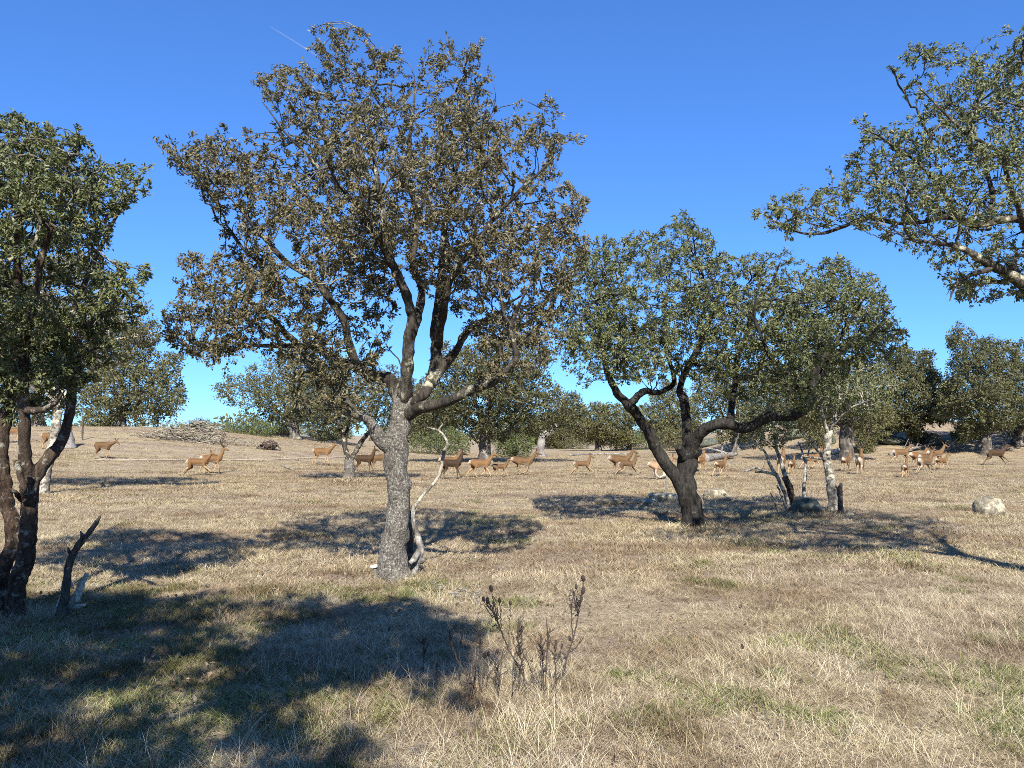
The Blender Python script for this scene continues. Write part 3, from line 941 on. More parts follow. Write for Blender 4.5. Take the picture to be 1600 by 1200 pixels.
# thin lichen-clad tree and leaning bare stems by the mossy rock
tree('oak_tree', 'slim lichen-clad oak with blackened foot beside the domed mossy rock', 17.4,
     [(1303, 806, 0, 9), (1301, 780, 0, 7.5), (1297, 745, 0, 6.5), (1292, 712, 0, 5.5), (1295, 675, 0, 6)],
     [[(1295, 680, 0, 5.5), (1303, 655, .1, 4.5), (1311, 630, .3, 4), (1312, 600, .5, 2.5), (1330, 560, .8, 1)],
      [(1295, 680, 0, 4.5), (1286, 655, -.2, 3.5), (1282, 630, -.4, 2.5), (1270, 600, -.6, 1)],
      [(1289, 720, 0, 3), (1276, 700, -.3, 2.2), (1266, 685, -.5, 1.6), (1256, 678, -.6, 1)],
      [(1284, 716, -.1, 2), (1262, 714, -.4, 1.5), (1244, 708, -.5, 1)],
      [(1296, 672, 0, 3), (1325, 640, -.5, 2), (1360, 625, -.9, 1)]],
     [(1255, 640), (1250, 600), (1285, 575), (1330, 560), (1380, 570), (1410, 600), (1395, 640), (1350, 650), (1310, 640), (1285, 655)], 1.4,
     n=(30, 160, 520), per=14, leaf=.06, bark=M_BARK_PALE, lbark=M_BARK_PALE, lmat=M_LEAF_GREEN, seed=120, group=OAKS, clump=1.4, thr=.42, sides=12, tr=(.03, .012, .005), limb_mats={}, bare=(2, 3))
tree('oak_tree', 'leaning cluster of half-bare lichen stems left of the domed mossy rock', 17.2,
     [(1238, 808, 0, 8), (1240, 790, 0, 6), (1234, 765, 0, 5.5), (1226, 745, 0, 5)],
     [[(1228, 750, 0, 4.6), (1219, 720, .1, 4), (1212, 695, .2, 3.5), (1205, 670, .3, 2), (1190, 640, .4, 1)],
      [(1236, 806, -.1, 5), (1229, 780, -.2, 4.5), (1214, 745, -.3, 4), (1198, 712, -.4, 3), (1184, 692, -.5, 1.5)],
      [(1212, 742, -.3, 2.6), (1196, 737, -.5, 2), (1180, 738, -.7, 1.2)],
      [(1231, 800, -.2, 2.6), (1222, 778, -.3, 2), (1214, 758, -.4, 1.2)],
      [(1220, 808, -.1, 2), (1215, 795, -.15, 1.8), (1204, 770, -.3, 1)]],
     [(1150, 690), (1140, 660), (1165, 630), (1210, 625), (1245, 640), (1250, 670), (1225, 700), (1190, 705)], 1.0,
     n=(24, 110, 300), per=12, leaf=.06, bark=M_BARK_STRIP, lbark=M_BARK_PALE, lmat=M_LEAF_GREEN, seed=121, group=OAKS, clump=1.4, thr=.42, sides=12, tr=(.025, .01, .005), bare=(2, 3, 4), limb_mats={1: M_BARK_PALE})


# shrubs on the ridge and under the far trees
def shrub(label, Y, box, seed, lmat, n=(20, 90, 450), leaf=.14, per=10, thr=.25, group='shrubs along the far edge of the pasture'):
    x0, x1, y0, y1 = box
    rg = np.random.default_rng(seed)
    cx = (x0 + x1) / 2
    xg = P(cx, 690, Y)[0]
    py0 = 600 - F * math.tan(math.atan2(hz(xg, Y) - CAMZ, Y) - PITCH)
    y1 = max(y1, py0 - 1)
    trunk = [(cx, py0, 0, 2.2), (cx + 1, py0 - (y1 - y0) * .15, 0, 1.8), (cx, py0 - (y1 - y0) * .3, 0, 1.4)]
    limbs = [[(cx, py0 - 2, 0, 1.6), (cx * .5 + t * .5, y0 * .4 + y1 * .6, 0, 1.1), (t, y0 * .75 + y1 * .25, rg.normal() * .4, .5)] for t in np.linspace(x0 + (x1 - x0) * .15, x1 - (x1 - x0) * .15, 4)]
    return tree('shrub', label, Y, trunk, limbs, blob_poly(x0, x1, y0, y1 + (y1 - y0) * .12, seed, flat=0, amp=.14), min(2.0, (x1 - x0) * Y / F * .4), n=n, per=per, leaf=leaf,
                bark=M_BARK_FAR, lbark=M_BARK_FAR, lmat=lmat, seed=seed, group=group, clump=.9, thr=thr, sides=8, tr=(.04, .02, .01), cat='shrub', spread=.8)


shrub('bright green shrub on the ridge right of the brush pile', 64, (340, 432, 652, 690), 201, M_LEAF_BUSH)
shrub('small grey-green shrub behind the right end of the brush pile', 66, (296, 338, 655, 684), 202, M_LEAF_FAR, n=(14, 50, 260))
shrub('low shrub on the ridge under the round oak', 72, (395, 470, 664, 692), 203, M_LEAF_FAR)
shrub('low dark hedge-like shrub left of the tall oak trunk', 76, (480, 545, 676, 696), 204, M_LEAF_DARK)
shrub('green shrub between the tall oak trunk and the dark spreading oak', 66, (640, 735, 668, 706), 205, M_LEAF_BUSH)
shrub('green shrub right of the dark spreading oak trunk', 60, (772, 838, 672, 708), 206, M_LEAF_BUSH)
shrub('grey-green thicket under the round dark oak', 96, (855, 925, 676, 706), 207, M_LEAF_FAR)
shrub('green thicket at the foot of the light olive oak', 88, (950, 1018, 672, 706), 208, M_LEAF_BUSH)
shrub('shrub behind the fork of the dark-trunked oak', 84, (1020, 1100, 666, 704), 209, M_LEAF_FAR)
shrub('bright shrub between the two rightmost dense oaks', 62, (1488, 1535, 664, 692), 210, M_LEAF_BUSH)
shrub('olive shrub hiding the foot of the stout dark trunk', 58, (1335, 1372, 650, 690), 211, M_LEAF_FAR)
shrub('olive shrub on the rocky bank behind the slim lichen-clad oak', 62, (1250, 1305, 640, 688), 212, M_LEAF_FAR)


# distant wood closing the horizon: one mass nobody could count
def far_wood():
    rng = np.random.default_rng(300)
    tw = []
    for k in range(260):
        Y = 110 + 190 * rng.random()
        x = (rng.random() * 2 - 1) * (0.95 * Y + 15)
        if abs(x) < 3 and Y < 120: continue
        h = 3.0 + 2.2 * rng.random()
        r = 2.6 + 1.6 * rng.random()
        z = hz(x, Y)
        q = rng.normal(size=(50, 3))
        q /= np.linalg.norm(q, axis=1, keepdims=True)
        q *= (.75 + .25 * rng.random((50, 1)))
        p = np.array([x, Y, z + h * .52]) + q * np.array([r, r, h * .52])
        d = q * .5 + rng.normal(size=q.shape) * .25
        tw.append(np.stack([p - d, p, p + d * .7], 1))
    tw = np.vstack(tw)
    o = obj('distant_wood', leaf_mesh('distant_wood', tw, 6, .55, rng, wr=.6, spread=.6), M_LEAF_FAR)
    tag(o, 'continuous dark line of distant woodland along the horizon', 'woodland', kind='stuff')


far_wood()


# ------------------------------------------------------------------ rocks
def rock(label, px, py, size, seed, mat, squash=.6, sub=4, yaw=0, rough=.35, sink=.25, name='boulder', cuts=7):
    p = ground_hit(px, py)
    bm = bmesh.new()
    bmesh.ops.create_icosphere(bm, subdivisions=sub, radius=1)
    v = np.array([x.co[:] for x in bm.verts])
    n1 = vnoise(v * 1.1 + seed * 7.3, seed) - .5
    n2 = vnoise(v * 2.6 + seed * 3.1, seed + 1) - .5
    n3 = vnoise(v * 7.0 + seed, seed + 2) - .5
    v = v * (1 + rough * (1.6 * n1 + .8 * n2 + .25 * n3))[:, None]
    # broken planes
    rg = np.random.default_rng(seed)
    for _ in range(cuts):
        d = rg.normal(size=3); d /= np.linalg.norm(d)
        h = .72 + .2 * rg.random()
        s = v @ d
        v = v - np.where(s > h, (s - h) * .85, 0)[:, None] * d
    v = v * np.array(size) * np.array([1, 1, 1])
    for b, c in zip(bm.verts, v): b.co = c
    me = bpy.data.meshes.new(name)
    bm.to_mesh(me); bm.free()
    me.polygons.foreach_set('use_smooth', np.ones(len(me.polygons), bool))
    o = obj(name, me, mat, None, (p[0], p[1] + size[1] * .7, p[2] + size[2] * (1 - 2 * sink)))
    o.rotation_euler = (0, 0, yaw)
    tag(o, label, 'rock', 'rocks lying in the pasture')
    return o


rock('pale lichen-covered boulder right of the dark forked trunk', 1122, 779, (.34, .26, .17), 1, M_ROCK, yaw=.3)
rock('low flat pale slab left of the dark forked trunk', 1012, 789, (.34, .30, .10), 2, M_ROCK, yaw=.2)
rock('flat grey slab beside the thin upright stick', 1042, 782, (.42, .30, .14), 3, M_ROCK, yaw=-.3)
rock('rounded lichen-speckled boulder near the right edge', 1553, 808, (.29, .26, .28), 11, M_ROCK, rough=.30, sink=.27, cuts=3)
rock('domed mossy dark rock between the lichen stems', 1266, 806, (.34, .30, .24), 5, M_MOSS, rough=.2)
rock('small pale stone right of the slim lichen-clad oak', 1328, 807, (.13, .12, .07), 6, M_ROCK)
rock('tiny stone just right of the dark forked trunk', 1094, 783, (.12, .10, .06), 7, M_ROCK)
for i, (lb, px, py, s) in enumerate([
    ('long dark outcrop at the foot of the rocky bank, left end', 1110, 697, (1.5, 1.0, .5)),
    ('broad grey outcrop on the bank above the pale log', 1160, 690, (1.0, .8, .35)),
    ('dark shaded outcrop behind the slim lichen-clad oak', 1255, 684, (1.6, 1.0, .55)),
    ('grey ledge on the bank right of the stout dark trunk', 1372, 684, (1.5, .9, .4)),
    ('dark rock shelf under the low-hanging dense oak', 1400, 694, (1.9, 1.0, .5)),
    ('pale ledge high on the bank right of the stout dark trunk', 1385, 668, (1.4, .9, .35)),
    ('dark rock under the right of the low-hanging dense oak', 1462, 694, (2.2, 1.0, .6)),
    ('grey outcrop high on the bank above the bare leaning stems', 1205, 672, (1.2, .8, .4)),
    ('small dark outcrop left of the stout dark trunk', 1290, 694, (1.6, .9, .5))]):
    rock(lb, px, py, s, 20 + i, M_MOSS if i in (0, 2, 4, 6, 8) else M_ROCK, yaw=.2 * i, name='rock_outcrop', sub=3)


# ------------------------------------------------------------------ dead wood
def dead(name, label, parts, mat, cat, Y=None, group=None, names=None, on_ground=None):
    """parts: list of (list of (px,py,dY,hw)); first part stands on the ground"""
    x, y = parts[0][0][0], parts[0][0][1]
    if Y is None:
        base = ground_hit(x, y)
        Y = base[1]
    else:
        q = P(x, y, Y)
        base = np.array([q[0], q[1], hz(q[0], q[1])])
    root = empty(name, tuple(base)) if len(parts) > 1 else None
    res = None
    for k, ln in enumerate(parts):
        a = np.array([list(P(px, py, Y + dy)) for px, py, dy, hw in ln])
        r = np.array([hw * (Y + dy) / F for px, py, dy, hw in ln])
        m = 8 * len(ln)
        c = catmull(a, m)
        if k == 0:
            c[0, 2] = min(c[0, 2], base[2] - .03)
        rr = np.interp(np.linspace(0, len(r) - 1, m), np.arange(len(r)), r)
        me = tube_mesh(name, c - base, rr, sides=12, nz=.35, nscale=.8 / max(r.max(), .01), seed=len(label) + k)
        if root:
            mt = mat[k] if isinstance(mat, list) else mat
            obj((names or {}).get(k, 'branch'), me, mt, root)
        else:
            res = obj(name, me, mat if not isinstance(mat, list) else mat[0], None, tuple(base))
    o = root or res
    tag(o, label, cat, group)
    return o


M_BRUSH0 = bark_mat('lichen_branch_sun_brightened', L(.22, .19, .14), L(.48, .44, .34), L(.66, .62, .50), .5, 14, 20)  # pale lichen, brightened further in place of a sun patch on the branches
dead('dead_stump', 'splintered dark dead stem leaning right beside the left-edge oak', [
    [(94, 968, 0, 8.5), (101, 935, 0, 7), (105, 895, 0, 6), (113, 868, 0, 6.2), (124, 851, 0, 5), (142, 829, 0, 4.6), (151, 816, 0, 3.6), (157, 806, 0, 1.2)],
    [(112, 868, 0, 4), (108, 861, -.03, 2.6), (106, 855, -.05, .8)],
    [(130, 844, 0, 4), (128, 836, -.03, 2.6), (126, 830, -.05, .8)],
], M_DEAD_DARK, 'stump', names={0: 'stem'})
dead('broken_branch', 'short pale lichen-covered broken branch at the foot of the splintered stem', [
    [(104, 960, -.1, 6), (118, 938, -.1, 6.5), (128, 912, -.1, 5), (136, 896, -.1, 3)],
    [(112, 950, -.1, 5), (124, 948, -.2, 4), (133, 945, -.3, 2)],
], M_BRUSH0, 'branch', names={0: 'stem'})
dead('broken_branch', 'pale lichen stub standing close against the splintered stem', [
    [(86, 962, -.15, 5), (96, 940, -.15, 5), (104, 915, -.15, 4), (108, 905, -.15, 2.5)]], M_BRUSH0, 'branch')
dead('dead_sapling', 'crooked pale dead sapling rising beside the tall oak trunk', [
    [(646, 900, -.15, 6), (650, 880, -.15, 6), (657, 862, -.15, 6), (655, 845, -.15, 5), (646, 815, -.1, 3.4), (646, 790, -.05, 3)],
    [(646, 795, -.05, 3), (660, 775, 0, 2.4), (680, 752, 0, 2.4), (690, 730, 0, 2.3), (694, 705, 0, 2.6), (699, 694, 0, 2.3), (693, 680, 0, 2), (686, 672, 0, 1.8), (692, 662, 0, 1.1)],
    [(655, 862, -.15, 6), (648, 872, -.25, 5), (640, 880, -.3, 3)],
    [(655, 878, -.15, 5), (663, 874, -.2, 3.5)],
    [(687, 673, 0, 2), (676, 670, -.05, 1.6), (668, 668, -.1, 1)],
], [M_DEAD, M_BARK_PALE, M_DEAD, M_DEAD, M_BARK_PALE], 'sapling', names={0: 'stem', 1: 'stem'})
dead('dead_stick', 'dark stub of a cut shoot against the right side of the tall oak trunk', [
    [(640, 880, -.1, 5), (641, 840, -.12, 5), (642, 810, -.12, 4), (640, 798, -.1, 3)]], M_DEAD_DARK, 'stick')
dead('dead_tree', 'thick grey snapped trunk leaning right behind the central deer', [
    [(846, 714, 0, 7), (845, 700, 0, 6), (848, 685, 0, 6), (858, 674, 0, 6), (871, 666, 0, 5)],
    [(848, 680, 0, 3), (842, 674, 0, 2.2), (838, 671, 0, 1.4)],
], M_DEAD_GREY, 'dead tree', names={0: 'stem'})
dead('dead_tree', 'broad grey snapped trunk on the slope left of the lowered-head deer', [
    [(107, 700, 0, 11), (107, 688, 0, 8), (107, 672, 0, 6), (106, 655, 0, 5)]], M_DEAD_GREY, 'dead tree')
dead('fence_post', 'thin dark upright post on the slope left of the bushy oak', [
    [(129, 688, 0, 1.1), (129, 672, 0, 1.4), (130, 652, 0, 1.5)]], M_DEAD_DARK, 'post')
dead('dead_stick', 'thin upright stick on the flat slab left of the dark forked trunk', [
    [(1043, 776, 0, 2), (1042, 760, 0, 1.8), (1042, 742, 0, 1.2)]], M_DEAD, 'stick')
dead('dead_stick', 'upright broken pole behind the domed mossy rock', [
    [(1260, 792, 0, 3.4), (1256, 770, 0, 3), (1258, 745, 0, 2.6), (1259, 722, 0, 2)],
    [(1258, 722, 0, 1.6), (1252, 702, .1, 1.4), (1247, 690, .1, .9)],
    [(1259, 724, 0, 1.4), (1264, 704, 0, 1.2), (1266, 692, 0, .8)]], M_BARK_PALE, 'stick', names={0: 'stem'})
dead('dead_stump', 'blackened stub close right of the slim lichen-clad oak', [
    [(1313, 806, 0, 4.5), (1313, 780, 0, 4), (1312, 764, 0, 4), (1315, 755, 0, 2.4)],
    [(1311, 764, 0, 2), (1306, 760, 0, 1.5)]], M_DEAD_DARK, 'stump', names={0: 'stem'})


def lying(name, label, ends, hw, mat, cat='branch', twigs=0, seed=0, group=None):
    """a fallen branch or log: ends are ground pixels"""
    pts = []
    for k, (px, py, lift) in enumerate(ends):
        g = ground_hit(px, py)
        g[2] += lift
        pts.append(g)
    pts = np.array(pts)
    base = pts[0].copy()
    rad = hw * pts[:, 1].mean() / F
    pts[:, 2] += rad * .8
    c = catmull(pts, 8 * len(pts))
    r = rad * np.linspace(1, .55, len(c))
    root = empty(name, tuple(base)) if twigs else None
    me = tube_mesh(name, c - base, r, sides=10, nz=.3, nscale=.8 / rad, seed=seed)
    if root:
        obj('stem', me, mat, root)
        rg = np.random.default_rng(seed)
        for _ in range(twigs):
            k = rg.integers(2, len(c) - 1)
            d = np.array([rg.normal() * .5 + .3, rg.normal() * .4, abs(rg.normal()) * .6])
            ln = rad * (6 + 8 * rg.random())
            tw = np.array([c[k], c[k] + d * ln * .5, c[k] + d * ln + np.array([0, 0, rg.normal() * ln * .2])])
            obj('branch', tube_mesh('branch', catmull(tw, 8) - base, np.linspace(rad * .45, rad * .12, 8), sides=6), mat, root)
        o = root
    else:
        o = obj(name, me, mat, None, tuple(base))
    tag(o, label, cat, group)
    return o


lying('fallen_log', 'pale fallen log behind the deer right of the dark forked trunk', [(1103, 722, 0), (1125, 719, .05), (1150, 716, .1)], 6, M_DEAD, 'log', 4, 3)
lying('fallen_branch', 'thin dead branch on the grass right of the pale fallen log', [(1165, 738, 0), (1182, 736, .1), (1200, 742, 0)], 2.2, M_DEAD, 'branch', 3, 5)
lying('fallen_log', 'grey fallen log at the foot of the stout dark trunk', [(1292, 712, 0), (1315, 708, 0), (1336, 705, 0)], 5, M_DEAD_GREY, 'log')
lying('fallen_branch', 'pale forked fallen branch between the two dense oaks at right', [(1470, 708, 0), (1495, 703, .2), (1525, 698, .35)], 3, M_DEAD, 'branch', 5, 9)
lying('fallen_branch', 'bleached fallen branch under the low-hanging dense oak', [(1390, 712, 0), (1430, 706, .2), (1462, 700, .3)], 2.4, M_DEAD, 'branch', 5, 11)
lying('fallen_branch', 'thin stick lying in the grass near the ridge deer left of the small twin-stemmed oak', [(440, 729, 0), (452, 734, .02), (462, 737, 0)], 1.6, M_DEAD, 'branch')
lying('fallen_log', 'long low log on the ground under the round dark oak', [(890, 713, 0), (930, 711, 0), (985, 710, 0)], 2, M_DEAD, 'log')


M_BRUSH = bark_mat('cut_branch_pale', L(.11, .09, .065), L(.29, .25, .185), L(.44, .40, .31), .45, 6, 12)


def brush_pile():
    rng = np.random.default_rng(55)
    c = ground_hit(308, 690)
    root_loc = tuple(c)
    cur = []
    for _ in range(240):
        x = rng.normal() * 1.9
        y = rng.normal() * .8
        h = max(.05, 1.35 - abs(x) * .35) * rng.random()
        a = rng.normal() * .55 + (0 if rng.random() < .5 else math.pi)
        ln = .5 + 1.1 * rng.random()
        d = np.array([math.cos(a), math.sin(a) * .6, rng.normal() * .22]) * ln
        p0 = np.array([x, y, 0]) - d * .5
        p0[2] = max(p0[2], 0) + h
        zt = hz(c[0] + p0[0], c[1] + p0[1]) - c[2]
        p0[2] += zt
        t = np.linspace(0, 1, 5)[:, None]
        w = rng.normal(size=(5, 3)) * .05 * ln
        cur.append(p0 + d * t + w * np.sin(t * np.pi) + np.array([0, 0, .12]) * t * rng.normal())
    cur = np.array(cur)
    rad = (0.018 + .030 * rng.random(len(cur)))[:, None] * np.linspace(1, .4, 5)[None]
    v, f = tubes(cur, rad, 5)
    o = obj('brush_pile', mk_mesh('brush_pile', v, f), M_BRUSH, None, root_loc)
    tag(o, 'heap of pale cut branches on the rise behind the antlered stag at left', 'brush pile')


brush_pile()


def root_mass():
    rng = np.random.default_rng(66)
    p = ground_hit(421, 703)
    root = empty('uprooted_stump', tuple(p))
    tag(root, 'low brown uprooted stump on the ridge below the round oak', 'stump')
    bm = bmesh.new()
    bmesh.ops.create_icosphere(bm, subdivisions=3, radius=1)
    for v in bm.verts:
        q = np.array(v.co[:])
        k = 1 + .9 * (vnoise((q * 2.3)[None], 3)[0] - .5) + .5 * (vnoise((q * 6)[None], 4)[0] - .5)
        v.co = Vector((q[0] * .5 * k, q[1] * .35 * k, q[2] * .30 * k + .26))
    me = bpy.data.meshes.new('stump_body'); bm.to_mesh(me); bm.free()
    me.polygons.foreach_set('use_smooth', np.ones(len(me.polygons), bool))
    obj('stump_body', me, M_BARK_STRIP, root)
    for k in range(9):
        a = -1.2 + k * .7
        st = np.array([math.cos(a) * .35, -abs(math.sin(a)) * .2, .3])
        e = st + np.array([math.cos(a) * .35, -.2, -.15 + .25 * rng.random()])
        e2 = e + np.array([math.cos(a) * .1, -.05, -.2])
        obj('root', tube_mesh('root', catmull(np.array([st, e, e2]), 10), np.linspace(.06, .02, 10), sides=7, nz=.3, nscale=10), M_DEAD_DARK, root)


root_mass()


def cut_stake():
    p = ground_hit(586, 908)
    root = empty('cut_sapling', tuple(p))
    tag(root, 'small sawn sapling with flat white top at the left foot of the tall oak', 'stump')
    s = p[1] / F
    c = np.array([[0, 0, -.03], [.004, 0, .05], [-.003, 0, .13], [0, 0, .165]])
    obj('stem', tube_mesh('stem', catmull(c, 14), np.full(14, .022), sides=10, nz=.3, nscale=30), M_DEAD, root)
    c = np.array([[-.055, 0, .165], [0, 0.005, .172], [.06, 0, .176]])
    m, nt, b = new_mat('fresh_cut_wood')
    co = texco(nt, 'Object')
    nt.links.new(ramp(nt, noise(nt, co, 60, 4), [(.3, L(.5, .45, .36)), (.7, L(.75, .70, .60))]), b.inputs['Base Color'])
    b.inputs['Roughness'].default_value = .8
    v = []
    n = 14
    bm = bmesh.new()
    for zz, sc in ((.155, .85), (.162, 1), (.180, 1), (.186, .9)):
        v.append([bm.verts.new((math.cos(a) * .062 * sc * (1 + .12 * math.sin(3 * a)), math.sin(a) * .045 * sc, zz + .01 * math.cos(a))) for a in np.linspace(0, 2 * np.pi, n, endpoint=False)])
    for a, c2 in zip(v[:-1], v[1:]):
        for i in range(n):
            bm.faces.new((a[i], a[(i + 1) % n], c2[(i + 1) % n], c2[i]))
    bm.faces.new(v[0][::-1]); bm.faces.new(v[-1])
    me = bpy.data.meshes.new('cut_top'); bm.to_mesh(me); bm.free()
    obj('cut_top', me, m, root)


cut_stake()


# ------------------------------------------------------------------ deer
def deer_coat():
    m, nt, b = new_mat('deer_coat')
    at = nt.nodes.new('ShaderNodeAttribute')
    at.attribute_name = 'coat'
    co = texco(nt, 'Object')
    n = noise(nt, co, 45, 4, .6)
    v = ramp(nt, n, [(.3, L(.8, .8, .8)), (.7, L(1.15, 1.12, 1.08))])
    oi = nt.nodes.new('ShaderNodeObjectInfo')
    var = ramp(nt, oi.outputs['Random'], [(0, L(.72, .74, .78)), (.35, L(1.0, .96, .92)), (.7, L(1.15, 1.08, 1.0)), (1, L(.85, .90, 1.0))])
    cc = mixc(nt, 1.0, at.outputs['Color'], v, 'MULTIPLY')
    nt.links.new(mixc(nt, 1.0, cc, var, 'MULTIPLY'), b.inputs['Base Color'])
    b.inputs['Roughness'].default_value = .75
    b.inputs['Specular IOR Level'].default_value = .2
    bump(nt, b, n, .3, .01)
    return m


M_COAT = deer_coat()
M_ANTLER = bark_mat('antler_bone', L(.05, .035, .022), L(.16, .115, .075), L(.34, .28, .20), .3, 12, 25)

# leg poses, degrees from straight down, positive forward. front: (upper, fore, cannon); hind: (thigh, shank, cannon)
POSES = {
    'walk': dict(f=[(12, 14, 8), (-14, -22, -30)], h=[(32, -30, 6), (6, -42, -16)], pitch=0),
    'trot': dict(f=[(34, 22, 10), (-10, -12, -62)], h=[(48, -22, 18), (2, -52, -34)], pitch=0),
    'stretch': dict(f=[(52, 46, 36), (34, 30, 22)], h=[(-4, -60, -46), (8, -54, -38)], pitch=2),
    'gather': dict(f=[(-6, -34, -70), (10, -20, -80)], h=[(60, -6, 44), (50, -14, 30)], pitch=-4),
    'bound': dict(f=[(40, 8, -70), (46, 30, -30)], h=[(30, -40, 10), (18, -46, -6)], pitch=8),
    'step': dict(f=[(4, 2, 0), (24, 26, 4)], h=[(26, -34, 2), (14, -40, -14)], pitch=0),
}


GEO_CACHE = {}


def fuse(bm):
    me = bpy.data.meshes.new('raw')
    bm.to_mesh(me)
    bm.free()
    ob = bpy.data.objects.new('raw', me)
    COL.objects.link(ob)
    md = ob.modifiers.new('r', 'REMESH'); md.mode = 'VOXEL'; md.voxel_size = .0155
    sm = ob.modifiers.new('s', 'SMOOTH'); sm.iterations = 3; sm.factor = .5
    dc = ob.modifiers.new('d', 'DECIMATE'); dc.ratio = .15
    bpy.context.view_layer.update()
    out = bpy.data.meshes.new_from_object(ob.evaluated_get(bpy.context.evaluated_depsgraph_get()))
    bpy.data.objects.remove(ob)
    bpy.data.meshes.remove(me)
    return out


def deer_mesh(pose, neck, neck_turn, key, antlered=False, pale=False, young=False, dark=False):
    ps = POSES[pose]
    th = .92 if young else 1.0
    caps = []   # (p0, p1, r0, r1, part)

    def cap(p0, p1, r0, r1, part):
        caps.append((np.array(p0, float), np.array(p1, float), r0, r1, part))
    # trunk: chain of fat capsules, deep chest narrowing to the belly and loins
    tr = [(-.50, .90, .11), (-.40, .885, .165), (-.24, .875, .172), (-.05, .86, .178), (.14, .845, .192), (.30, .84, .190), (.42, .86, .145)]
    if young:
        tr = [(x * .92, z, r * .86) for x, z, r in tr]
    for a, b in zip(tr[:-1], tr[1:]):
        cap((a[0], 0, a[1]), (b[0], 0, b[1]), a[2], b[2], 'trunk')
    # neck and head
    na = math.radians(neck)
    n0 = np.array([.40, 0, .92])
    L1 = .24 if not young else .21
    n1 = n0 + L1 * np.array([math.cos(na) * .9 + .12, 0, math.sin(na)])
    ta = math.radians(neck_turn)
    na2 = na + math.radians(14)
    n2 = n1 + L1 * np.array([math.cos(na2) * math.cos(ta), math.cos(na2) * math.sin(ta), math.sin(na2)])
    cap(n0, n1, .15 * th, .100 * th, 'neck')
    cap(n1, n2, .100 * th, .072 * th, 'neck')
    hd = np.array([math.cos(ta * 1.6), math.sin(ta * 1.6), 0])
    ha = math.radians(-22 if neck > 20 else -40)
    fwd = hd * math.cos(ha) + np.array([0, 0, math.sin(ha)])
    skull = n2 + np.array([0, 0, .03]) + hd * .02
    cap(skull, skull + fwd * .13, .074, .060, 'head')
    cap(skull + fwd * .13, skull + fwd * .27, .056, .036, 'head')
    cap(skull + fwd * .27, skull + fwd * .30, .034, .028, 'nose')
    side = np.array([-hd[1], hd[0], 0])
    upv = np.cross(fwd, side)
    upv = upv if upv[2] > 0 else -upv
    for s in (-1, 1):
        e0 = skull + side * s * .055 + upv * .05 - fwd * .03
        e1 = e0 + side * s * .085 + upv * .10 - fwd * .04
        e2 = e1 + side * s * .03 + upv * .05 - fwd * .02
        cap(e0, e1, .018, .032, 'ear')
        cap(e1, e2, .032, .012, 'ear')
    cap((-.56, 0, .93), (-.63, 0, .85), .030, .022, 'tail')
    cap((-.63, 0, .85), (-.645, 0, .78), .022, .012, 'tail')

    def seg(p, ang, ln):
        a = math.radians(ang)
        return p + ln * np.array([math.sin(a), 0, -math.cos(a)])
    lk = 1.0
    for s, (a1, a2, a3) in zip((-1, 1), ps['f']):
        y = s * .085 * th
        p0 = np.array([.33, y, .82]); p1 = seg(p0 + np.array([-.02, 0, -.02]), a1 * .35 - 6, .17)
        p1[1] = s * .095
        p2 = seg(p1, a1, .27 * lk); p3 = seg(p2, a2 if a3 > -20 else a3 * .9, .25 * lk)
        p4 = seg(p3, (a3 if a3 > -20 else a3) + 24, .075)
        cap(p0, p1, .10 * th, .070 * th, 'fleg0'); cap(p1, p2, .062 * th, .034, 'fleg1'); cap(p2, p3, .032, .021, 'fleg2'); cap(p3, p4, .022, .026, 'hoof')
    for s, (a1, a2, a3) in zip((-1, 1), ps['h']):
        y = s * .085 * th
        p0 = np.array([-.38, y, .86]); p1 = seg(p0, a1, .27)
        p1[1] = s * .105
        p2 = seg(p1, a2, .27 * lk); p2[1] = s * .09
        p3 = seg(p2, a3, .31 * lk); p4 = seg(p3, a3 + 28, .075)
        cap(p0, p1, .135 * th, .092 * th, 'hleg0'); cap(p1, p2, .082 * th, .038, 'hleg1'); cap(p2, p3, .033, .022, 'hleg2'); cap(p3, p4, .022, .027, 'hoof')
    # pitch the whole animal, then set the lowest hoof on the ground
    pa = math.radians(ps['pitch'])
    R = np.array([[math.cos(pa), 0, -math.sin(pa)], [0, 1, 0], [math.sin(pa), 0, math.cos(pa)]])
    c0 = np.array([0, 0, .85])
    caps2 = [((R @ (a - c0)) + c0, (R @ (b - c0)) + c0, r0, r1, pt) for a, b, r0, r1, pt in caps]
    low = min(min(a[2] - r0, b[2] - r1) for a, b, r0, r1, pt in caps2)
    sh = np.array([0, 0, -low - .004])
    caps2 = [(a + sh, b + sh, r0, r1, pt) for a, b, r0, r1, pt in caps2]
    # signed field on a grid would be heavy: overlap capsules, then fuse them into one skin
    bm = bmesh.new()
    for a, b, r0, r1, pt in caps2:
        d = Vector(b - a)
        ln = max(d.length, 1e-4)
        q = d.to_track_quat('Z', 'Y').to_matrix().to_4x4()
        rings = []
        S = 14
        for t, r in [(-r0 * .98, r0 * .2), (-r0 * .75, r0 * .66), (-r0 * .4, r0 * .92), (0, r0), (ln * .5, (r0 + r1) / 2), (ln, r1), (ln + r1 * .4, r1 * .92), (ln + r1 * .75, r1 * .66), (ln + r1 * .98, r1 * .2)]:
            sy = .92 if pt == 'trunk' else (.35 if pt == 'ear' and t > 0 else 1.0)
            ring = []
            for k in range(S):
                an = 2 * math.pi * k / S
                v = q @ Vector((math.cos(an) * r, math.sin(an) * r, t))
                w = Vector(a) + v
                if pt == 'trunk':
                    w.y *= .90
                    w.z = sh[2] + .85 + (w.z - sh[2] - .85) * 1.10
                ring.append(bm.verts.new(w))
            rings.append(ring)
        for u, w in zip(rings[:-1], rings[1:]):
            for k in range(S):
                bm.faces.new((u[k], u[(k + 1) % S], w[(k + 1) % S], w[k]))
